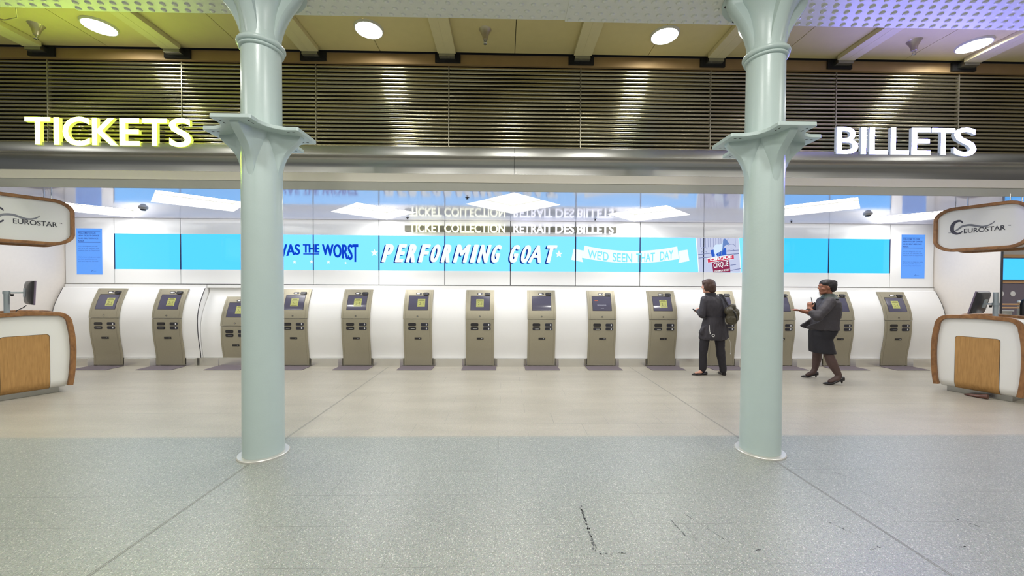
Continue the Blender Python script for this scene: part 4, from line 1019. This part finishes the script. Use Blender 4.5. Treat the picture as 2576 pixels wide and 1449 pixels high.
def head(mb, c, f, s=1.0):
    """skull, face, nose, lips, brow, ears; f is the level direction the face looks"""
    c, f = Vector(c), Vector(f).normalized(); x = f.cross(Vector((0, 0, 1))).normalized(); z = Vector((0, 0, 1))
    rot = Matrix((f, x, z)).transposed()
    P = lambda a, b, d: tuple(c + f * a * s + x * b * s + z * d * s)
    mb.ball(P(-.012, 0, .030), (.098 * s, .076 * s, .090 * s), 18, 12, rot); mb.ball(P(.022, 0, -.030), (.066 * s, .060 * s, .078 * s), 16, 10, rot)
    capsule(mb, P(.055, 0, -.092), .026 * s, P(.066, 0, -.086), .019 * s); capsule(mb, P(.02, .035, -.07), .028 * s, P(.055, .012, -.09), .022 * s); capsule(mb, P(.02, -.035, -.07), .028 * s, P(.055, -.012, -.09), .022 * s)
    capsule(mb, P(.078, 0, .020), .011 * s, P(.099, 0, -.018), .0125 * s, 10); capsule(mb, P(.088, -.012, -.020), .009 * s, P(.088, .012, -.020), .009 * s, 8)
    capsule(mb, P(.078, -.018, -.047), .0085 * s, P(.078, .018, -.047), .0085 * s, 8); capsule(mb, P(.076, -.015, -.058), .009 * s, P(.076, .015, -.058), .009 * s, 8)
    capsule(mb, P(.077, -.04, .026), .012 * s, P(.083, 0, .028), .012 * s, 8); capsule(mb, P(.083, 0, .028), .012 * s, P(.077, .04, .026), .012 * s, 8)
    capsule(mb, P(.058, .040, -.022), .020 * s, P(.04, .046, -.03), .022 * s); capsule(mb, P(.058, -.040, -.022), .020 * s, P(.04, -.046, -.03), .022 * s)
    for q in (-1, 1): mb.ball(P(-.008, .077 * q, -.004), (.020 * s, .010 * s, .032 * s), 10, 8, rot)
    return P
def eyes(P, parent, m):
    for q in (-1, 1):
        mb = MB(); mb.ball(P(.077, .031 * q, .006), .0075, 10, 8); mb.build('eye', M['white_trim'], parent, smooth=60)
        mb = MB(); mb.ball(P(.082, .031 * q, .006), .0042, 8, 6); mb.build('pupil', m, parent, smooth=60)
def shoe(name, m, parent, heel, toe, wid, top, lift=0.0, heel_len=0.0, trim=None, z0=.002):
    h, t = Vector((heel[0], heel[1], 0)), Vector((toe[0], toe[1], 0)); d = (t - h); L_ = d.length; d.normalize(); x = Vector((-d.y, d.x, 0))
    mb = MB(); rings = []
    W_ = smooth_tab([(0, .55), (.12, .80), (.3, .78), (.5, .90), (.68, 1.0), (.82, .80), (.93, .42), (1, .10)]); H_ = smooth_tab([(0, 1.0), (.15, .95), (.32, .74), (.5, .60), (.68, .56), (.84, .46), (1, .22)])
    B_ = smooth_tab([(0, 1.0), (.15, .92), (.35, .55), (.55, .10), (.65, 0), (.85, .02), (1, .12)])
    for i in range(25):
        s = i / 24; w = interp(W_, s) * wid / 2; b = interp(B_, s) * lift + z0; tp = b + interp(H_, s) * top; c = h + d * L_ * s
        ring = []
        for j in range(12):
            a = 2 * PI * j / 12; ca, sa = math.cos(a), math.sin(a); zz = (b + tp) / 2 + (tp - b) / 2 * (math.copysign(abs(sa) ** .6, sa)); k = 1.0 if sa < .2 else .82
            ring.append(tuple(c + x * w * math.copysign(abs(ca) ** .7, ca) * k + Vector((0, 0, zz))))
        rings.append(ring)
    mb.loft(rings)
    if heel_len: capsule(mb, tuple(h + d * .035 + Vector((0, 0, lift + .02 + z0))), .024, tuple(h + d * .028 + Vector((0, 0, lift - heel_len + .012 + z0))), .008)
    o = mb.build(name, m, parent, smooth=60)
    if trim: k = MB(); c = h + d * L_ * trim; zt = interp(B_, trim) * lift + interp(H_, trim) * top; k.tube([tuple(c + x * wid * .28 + Vector((0, 0, zt - .004))), tuple(c + Vector((0, 0, zt + .008))), tuple(c - x * wid * .28 + Vector((0, 0, zt - .004)))], .006, 8); k.build('buckle', M['chrome'], o, smooth=60)
    return o

# --- person with the rucksack, back to the camera
p1 = thing('person', 'person in a dark coat and black trousers standing at a machine with rucksack on shoulder', 'person', (0, 0, 0))
f1 = Vector((-.84, .54, 0))
mb = MB(); P1 = head(mb, (3.515, 6.455, 1.540), f1, .98)
chain(mb, [((3.565, 6.45, 1.36), .062), ((3.545, 6.45, 1.40), .055), ((3.53, 6.452, 1.47), .054)])
ell_rings(mb, [(3.60, 6.45, .80, .13, .09, 0), (3.61, 6.45, .95, .13, .09, 0), (3.60, 6.45, 1.15, .14, .09, 0), (3.59, 6.45, 1.28, .14, .08, 0), (3.57, 6.45, 1.36, .08, .06, 0)])
chain(mb, [((3.45, 6.45, 1.29), .045), ((3.405, 6.43, 1.05), .038), ((3.425, 6.60, 1.105), .028)]); hand(mb, (3.425, 6.60, 1.105), (-.12, 1, .12), (-.9, 0, .4), .75, .92)
chain(mb, [((3.755, 6.45, 1.29), .045), ((3.80, 6.44, 1.04), .038), ((3.86, 6.62, 1.08), .028)]); hand(mb, (3.86, 6.62, 1.08), (.3, 1, .25), (.2, -.3, .9), .35, .92)
chain(mb, [((3.53, 6.45, .84), .07), ((3.455, 6.47, .47), .048), ((3.455, 6.49, .10), .034), ((3.42, 6.49, .045), .030), ((3.34, 6.488, .028), .022)])
chain(mb, [((3.68, 6.45, .84), .07), ((3.745, 6.45, .47), .048), ((3.805, 6.47, .10), .034), ((3.825, 6.52, .045), .030), ((3.84, 6.60, .028), .022)])
blob(mb, 'body', M['skin_p'], p1, .0075, 2); eyes(P1, p1, M['iris'])
mb = MB()
rot1 = Matrix((f1, f1.cross(Vector((0, 0, 1))), Vector((0, 0, 1)))).transposed()
for a, b, d, r in ((-.012, 0, .052, (.108, .090, .082)), (-.045, 0, .0, (.085, .094, .105)), (-.062, 0, -.055, (.068, .082, .062)), (.012, .062, -.005, (.052, .034, .080)), (.012, -.062, -.005, (.052, .034, .080)), (.040, 0, .085, (.06, .07, .035)), (.045, .045, .055, (.040, .036, .050)), (.045, -.045, .055, (.040, .036, .050))):
    mb.ball(P1(a, b, d), r, 16, 10, rot1)
blob(mb, 'hair', M['hair_br'], p1, .008, 3)
mb = MB()
ell_rings(mb, [(3.605, 6.45, .625, .222, .150, 0), (3.605, 6.45, .66, .224, .155, 0), (3.61, 6.45, .78, .205, .150, 0), (3.618, 6.45, .92, .178, .135, 0), (3.628, 6.45, 1.03, .160, .122, 0), (3.618, 6.45, 1.12, .170, .130, 0), (3.608, 6.45, 1.22, .180, .130, 0), (3.60, 6.45, 1.30, .172, .115, 0), (3.588, 6.45, 1.355, .125, .09, 0), (3.57, 6.45, 1.40, .078, .075, 0)])
chain(mb, [((3.465, 6.45, 1.305), .072), ((3.405, 6.43, 1.05), .062), ((3.425, 6.575, 1.10), .046)])
chain(mb, [((3.74, 6.45, 1.31), .072), ((3.805, 6.44, 1.05), .062), ((3.855, 6.60, 1.075), .046)])
mb.loft([[(x, 6.42 + d, z) for x, z, d in ((3.46, .88, -.05), (3.46, .88, .05), (3.46, .70, .05), (3.46, .70, -.05))], [(x, 6.42 + d, z) for x, z, d in ((3.405, .84, -.045), (3.405, .84, .045), (3.40, .715, .045), (3.40, .715, -.045))], [(x, 6.42 + d, z) for x, z, d in ((3.358, .765, -.03), (3.358, .765, .03), (3.350, .728, .03), (3.350, .728, -.03))]])
mb.loft([[(x, 6.42 + d, z) for x, z, d in ((3.76, .96, -.04), (3.76, .96, .04), (3.76, .64, .04), (3.76, .64, -.04))], [(x, 6.42 + d, z) for x, z, d in ((3.82, .88, -.035), (3.82, .88, .035), (3.825, .645, .035), (3.825, .645, -.035))], [(x, 6.42 + d, z) for x, z, d in ((3.858, .74, -.022), (3.858, .74, .022), (3.868, .655, .022), (3.868, .655, -.022))]])
coat = blob(mb, 'coat', M['coat'], p1, .009, 2, .009, (12, 12, 4))
mb = MB(); ell_rings(mb, [(3.57, 6.45, 1.375, .088, .085, 0), (3.562, 6.45, 1.415, .080, .080, 0), (3.558, 6.45, 1.432, .078, .078, 0), (3.558, 6.45, 1.434, .066, .066, 0), (3.565, 6.45, 1.38, .066, .066, 0)]); mb.build('collar', M['trouser'], coat, smooth=60)
mb = MB(); n = 40; mb.loft([[((3.628) + r_ * .166 * math.copysign(abs(math.cos(2 * PI * j / n)) ** .87, math.cos(2 * PI * j / n)), 6.45 + r_ * .128 * math.copysign(abs(math.sin(2 * PI * j / n)) ** .87, math.sin(2 * PI * j / n)), z) for j in range(n)] for r_, z in ((.99, 1.022), (1.015, 1.026), (1.015, 1.034), (.99, 1.038))]); mb.build('waist_seam', M['trouser'], coat, smooth=60)
mb = MB(); mb.tube([(3.462, 6.302, .885), (3.464, 6.296, .82), (3.470, 6.294, .765)], .0045, 6); mb.tube([(3.474, 6.294, .765), (3.476, 6.292, .735)], .008, 6); mb.build('zip_pull', M['white_trim'], coat, smooth=60)
mb = MB(); n = 16; mb.loft([[(3.528 + r * math.cos(2 * PI * j / n), 6.292 - d, .712 + r * math.sin(2 * PI * j / n)) for j in range(n)] for r, d in ((.026, -.006), (.026, .003), (.016, .003), (.016, -.006))], cap=False); mb.build('eyelet', M['white_trim'], coat, smooth=60)
mb = MB(); mb.ball((3.765, 6.30, 1.045), .010, 8, 6); mb.build('toggle', M['white_trim'], coat, smooth=60)
mb = MB(); mb.tube([(3.828, 6.36, .66), (3.86, 6.36, .60), (3.868, 6.36, .50), (3.868, 6.36, .40)], .0022, 6); mb.ball((3.868, 6.36, .392), .008, 8, 6); mb.build('drawstring', M['white_trim'], coat, smooth=60)
mb = MB()
ell_rings(mb, [(3.60, 6.45, .66, .17, .12, 0), (3.605, 6.45, .80, .17, .12, 0), (3.61, 6.45, .9, .15, .11, 0)])
chain(mb, [((3.505, 6.45, .80), .088), ((3.458, 6.46, .55), .074), ((3.452, 6.475, .36), .064), ((3.458, 6.485, .13), .060), ((3.458, 6.487, .105), .058)])
chain(mb, [((3.70, 6.45, .80), .088), ((3.735, 6.45, .55), .078), ((3.755, 6.455, .36), .068), ((3.80, 6.465, .13), .058), ((3.803, 6.467, .09), .056)])
blob(mb, 'trousers', M['trouser'], p1, .009, 2, .007, (10, 10, 7))
shoe('shoe', M['leather'], p1, (3.535, 6.495), (3.262, 6.480), .088, .058); shoe('shoe', M['leather'], p1, (3.815, 6.43), (3.855, 6.685), .088, .060)
mb = MB()
for c, r in (((3.842, 6.335, .985), (.098, .085, .110)), ((3.795, 6.335, 1.115), (.075, .070, .075)), ((3.865, 6.35, 1.185), (.052, .055, .050)), ((3.905, 6.36, 1.075), (.078, .075, .095)), ((3.83, 6.32, 1.06), (.08, .06, .06)), ((3.93, 6.37, 1.0), (.045, .05, .08))): mb.ball(c, r, 16, 10)
bag = thing('rucksack', 'puffy olive rucksack slung on the shoulder of the person in the dark coat', 'bag', (-.012, -.058, .014))
blob(mb, 'bag_body', M['olive'], bag, .008, 1, .008, (16, 16, 16))
mb = MB(); mb.tube([(3.715, 6.49, 1.385), (3.72, 6.425, 1.388), (3.735, 6.385, 1.335), (3.765, 6.358, 1.25), (3.80, 6.34, 1.17)], .015, 8); mb.build('strap', M['trouser'], bag, smooth=60)
mb = MB(); mb.tube([(3.80, 6.30, 1.155), (3.84, 6.255, 1.10), (3.87, 6.262, 1.03), (3.88, 6.262, .95)], .012, 8); mb.build('cord', M['rubber'], bag, smooth=60)
mb = MB(); mb.loft([[(3.384 + a * .01, 6.665 + b * .035, 1.118 + c * .006 + b * .012) for a, b, c in ((-1, -1, -1), (1, -1, -1), (1, 1, -1), (-1, 1, -1))] for _ in (0,)] + [[(3.384 + a * .01, 6.665 + b * .035, 1.122 + c * .006 + b * .012) for a, b, c in ((-1, -1, 1), (1, -1, 1), (1, 1, 1), (-1, 1, 1))]])
o = mb.build('phone', M['rubber']); tag(o, 'small dark phone held in the left hand of the person in the dark coat', 'phone')

# --- person walking to the left with a walkie-talkie
p2 = thing('person', 'person in charcoal jacket, black skirt and heels walking left, holding a walkie-talkie', 'person', (0, 0, 0))
f2 = Vector((-.96, .28, 0)); YW2 = math.atan2(f2.y, f2.x)
mb = MB(); P2 = head(mb, (5.205, 6.02, 1.535), f2, 1.02)
chain(mb, [((5.285, 6.02, 1.34), .066), ((5.262, 6.02, 1.40), .058), ((5.235, 6.02, 1.47), .056)])
ell_rings(mb, [(5.18, 6.03, .80, .15, .15, YW2), (5.20, 6.03, .95, .12, .13, YW2), (5.23, 6.03, 1.15, .12, .14, YW2), (5.25, 6.03, 1.28, .11, .14, YW2), (5.27, 6.03, 1.36, .07, .07, YW2)])
chain(mb, [((5.15, 5.87, 1.29), .055), ((4.88, 5.79, 1.065), .046), ((4.845, 5.90, 1.195), .031)]); hand(mb, (4.845, 5.90, 1.195), (.10, .10, 1), (-.8, -.5, .1), .85, .92)
chain(mb, [((5.28, 6.20, 1.29), .055), ((5.25, 6.23, 1.08), .046), ((5.035, 6.30, 1.135), .030)]); hand(mb, (5.035, 6.30, 1.135), (-1, .08, .28), (.25, -.1, .95), .30, .95, 1.2)
chain(mb, [((5.19, 6.10, .80), .07), ((5.22, 6.14, .62), .06), ((5.270, 6.235, .43), .050), ((5.293, 6.268, .33), .048), ((5.27, 6.28, .15), .028), ((5.24, 6.285, .088), .026), ((5.16, 6.30, .048), .018)])
chain(mb, [((5.19, 5.985, .80), .07), ((5.165, 5.93, .62), .055), ((5.163, 5.887, .45), .050), ((5.205, 5.872, .33), .050), ((5.277, 5.83, .148), .030), ((5.255, 5.832, .098), .030), ((5.15, 5.845, .048), .018)])
blob(mb, 'body', M['skin_d'], p2, .0075, 2); eyes(P2, p2, M['iris'])
mb = MB(); rot2 = Matrix((f2, f2.cross(Vector((0, 0, 1))), Vector((0, 0, 1)))).transposed()
for a, b, d, r in ((-.022, 0, .066, (.108, .086, .066)), (-.066, 0, .036, (.088, .088, .086)), (-.090, 0, -.020, (.056, .072, .058)), (.010, .046, .060, (.062, .040, .042)), (.010, -.046, .060, (.062, .040, .042)), (-.03, .066, .03, (.042, .024, .05)), (-.03, -.066, .03, (.042, .024, .05)), (-.080, 0, .072, (.075, .07, .052))): mb.ball(P2(a, b, d), r, 16, 10, rot2)
blob(mb, 'hair', M['hair_bk'], p2, .008, 3)
mb = MB()
ell_rings(mb, [(5.195, 6.03, .845, .192, .190, YW2), (5.20, 6.03, .90, .188, .185, YW2), (5.215, 6.03, 1.0, .178, .178, YW2), (5.235, 6.03, 1.10, .186, .182, YW2), (5.25, 6.03, 1.20, .176, .19, YW2), (5.262, 6.03, 1.29, .150, .18, YW2), (5.27, 6.03, 1.345, .115, .13, YW2), (5.275, 6.025, 1.39, .075, .08, YW2)])
chain(mb, [((5.16, 5.885, 1.30), .085), ((5.02, 5.83, 1.18), .080), ((4.88, 5.79, 1.07), .068), ((4.862, 5.845, 1.125), .056)])
chain(mb, [((5.29, 6.18, 1.29), .085), ((5.25, 6.23, 1.08), .066), ((5.17, 6.26, 1.10), .052)])
for yy in (5.90, 6.12):
    mb.loft([[(5.10, yy - .02, 1.05), (5.10, yy + .02, 1.05), (5.14, yy + .02, .845), (5.14, yy - .02, .845)], [(5.0, yy - .014, .99), (5.0, yy + .014, .99), (5.0, yy + .014, .845), (5.0, yy - .014, .845)], [(4.80 if yy < 6 else 4.88, yy - .010, .908), (4.80 if yy < 6 else 4.88, yy + .010, .908), (4.81 if yy < 6 else 4.89, yy + .010, .885), (4.81 if yy < 6 else 4.89, yy - .010, .885)]])
jk = blob(mb, 'jacket', M['jacket'], p2, .009, 2, .008, (9, 9, 6))
mb = MB(); ell_rings(mb, [(5.274, 6.025, 1.352, .118, .135, YW2), (5.270, 6.025, 1.378, .100, .108, YW2), (5.264, 6.025, 1.405, .084, .086, YW2), (5.260, 6.025, 1.432, .074, .076, YW2), (5.26, 6.025, 1.434, .064, .066, YW2), (5.27, 6.025, 1.38, .08, .08, YW2)]); mb.build('scarf', M['scarf'], p2, smooth=60)
mb = MB()
ell_rings(mb, [(5.19, 6.03, .90, .165, .165, YW2), (5.185, 6.03, .82, .185, .178, YW2), (5.165, 6.03, .76, .170, .178, YW2), (5.145, 6.03, .70, .150, .172, YW2), (5.15, 6.02, .60, .155, .19, YW2), (5.155, 6.01, .52, .160, .205, YW2), (5.16, 6.005, .48, .162, .21, YW2)])
blob(mb, 'skirt', M['skirt_f'], p2, .009, 2, .003, (8, 8, 4))
for pts in ([((5.23, 6.18, .52), .064), ((5.270, 6.235, .43), .067), ((5.293, 6.268, .33), .064), ((5.27, 6.28, .15), .042), ((5.24, 6.285, .088), .040), ((5.16, 6.30, .048), .029)],
            [((5.160, 5.918, .53), .066), ((5.163, 5.887, .45), .067), ((5.205, 5.872, .33), .070), ((5.277, 5.83, .148), .044), ((5.255, 5.832, .098), .044), ((5.15, 5.845, .048), .031)]):
    mb = MB(); chain(mb, pts); blob(mb, 'stocking', M['tights'], p2, .008, 2)
shoe('shoe', M['leather'], p2, (5.31, 6.262), (5.075, 6.335), .080, .062, .045, .045); shoe('shoe', M['leather'], p2, (5.345, 5.812), (5.045, 5.855), .084, .066, .065, .05, .52)
mb = MB(); mb.tube([(4.832 + .034 * math.cos(a), 5.895 + .034 * math.sin(a), 1.185) for a in [2 * PI * i / 16 for i in range(17)]], .005, 6); mb.build('bracelet', M['rubber'], p2, smooth=60)
wt = thing('walkie_talkie', 'black walkie-talkie with a raised aerial held by the walking person', 'radio', (4.955, 5.955, 1.15), -.2)
mb = MB(); mb.loft([[(a * .030, b * .018, z) for a, b in ((-1, -1), (1, -1), (1, 1), (-1, 1))] for z in (0, .135)]); mb.build('case', M['rubber'], wt, bevel=.005)
mb = MB(); mb.tube([(-.018, 0, .13), (-.022, 0, .16), (-.036, 0, .225)], [.008, .006, .003], 8); mb.build('aerial', M['rubber'], wt, smooth=60)
mb = MB(); mb.lathe([(.008, .133), (.008, .150)], .014, 0, 12); mb.build('volume_knob', M['rubber'], wt, smooth=40)
mb = MB(); mb.box(-.02, .02, -.0195, -.017, .03, .075); mb.build('speaker_grille', M['kslot'], wt)

# ------------------------------------------------------------------ small things: brown shoe by the desk, next office
o = shoe('shoe', M['brownshoe'], None, (6.665, 5.045), (6.605, 5.265), .085, .065); tag(o, 'brown leather shoe standing by the plinth of the right desk', 'shoe')
t = thing('display_screen', 'bright blue wall screen in the neighbouring office beyond the right side wall', 'screen', (0, 8.60, 0))
mb = MB(); mb.box(9.7, 13.9, -.03, .05, 1.74, 2.23); mb.build('picture', M['cy_r'], t)
mb = MB(); mb.box(9.69, 13.91, -.025, .055, 1.728, 1.74); mb.box(9.69, 13.91, -.025, .055, 2.23, 2.242); mb.build('frame', M['seam'], t)
for i, x in enumerate((11.70, 11.98)):
    mb = MB(); n = 20; mb.loft([[(x + r * math.cos(2 * PI * j / n), 8.67 - d, 1.405 + r * math.sin(2 * PI * j / n)) for j in range(n)] for r, d in ((.062, 0), (.062, .012), (.056, .015))]); o = mb.build('wall_disc', M['white_trim'], smooth=40)
    tag(o, 'round white disc on the plum wall, ' + ('nearer the side wall edge' if i == 0 else 'farther from the side wall edge'), 'wall disc', 'white discs on the plum wall')
t = thing('counter_rail', 'pale wooden double rail on posts in front of the plum wall', 'rail', (0, 8.1, 0))
mb = MB(); mb.box(9.6, 11.38, -.02, .02, 1.165, 1.20); mb.build('upper_rail', M['tan'], t, bevel=.008)
mb = MB(); mb.box(9.6, 12.4, -.14, -.10, 1.095, 1.13); mb.build('lower_rail', M['tan'], t, bevel=.008)
mb = MB(); mb.box(11.33, 11.36, -.02, .02, 0, 1.165); mb.build('post', M['lampring'], t); mb = MB(); mb.ball((11.345, 0, 1.235), .035, 12, 8); mb.build('finial', M['lampring'], t, smooth=60)
t = thing('office_counter', 'pale grey counter under the wooden rails in the neighbouring office', 'counter', (10.6, 8.25, 0))
mb = MB(); mb.box(-.7, .74, -.05, .25, 0, 1.02); mb.build('front', M['greyband'], t, bevel=.01); mb = MB(); mb.box(-.72, .76, -.07, .27, 1.02, 1.045); mb.build('top', M['deskwhite'], t, bevel=.006)
t = thing('office_chair', 'black high-backed chair at the right picture edge beyond the right desk', 'chair', (10.87, 7.55, 0))
mb = MB(); mb.loft([[(x * w, y, z) for x, y in ((-1, -.04), (1, -.04), (1, .03), (-1, .03))] for w, z in ((.20, .62), (.25, .72), (.25, 1.20), (.21, 1.30), (.12, 1.33))]); mb.build('backrest', M['rubber'], t, smooth=40, bevel=.02)
mb = MB(); mb.loft([[(x * .25, y, z) for x, y in ((-1, -.46), (1, -.46), (1, .02), (-1, .02))] for z in (.44, .52)]); mb.build('seat', M['rubber'], t, bevel=.03)
mb = MB(); mb.lathe([(.03, .06), (.03, .45)], 0, -.22, 12); mb.build('post', M['chrome'], t, smooth=40)
mb = MB()
for i in range(5): a = 2 * PI * i / 5; mb.tube([(0, -.22, .09), (.28 * math.cos(a), -.22 + .28 * math.sin(a), .05)], .02, 8); mb.ball((.28 * math.cos(a), -.22 + .28 * math.sin(a), .03), .03, 10, 6)
mb.build('base', M['rubber'], t, smooth=40)
mb = MB(); mb.box(0, .05, -.06, .06, .60, .66); mb.tube([(.025, 0, .02), (.025, 0, .63)], .02, 8); mb.build('back_support', M['rubber'], t)
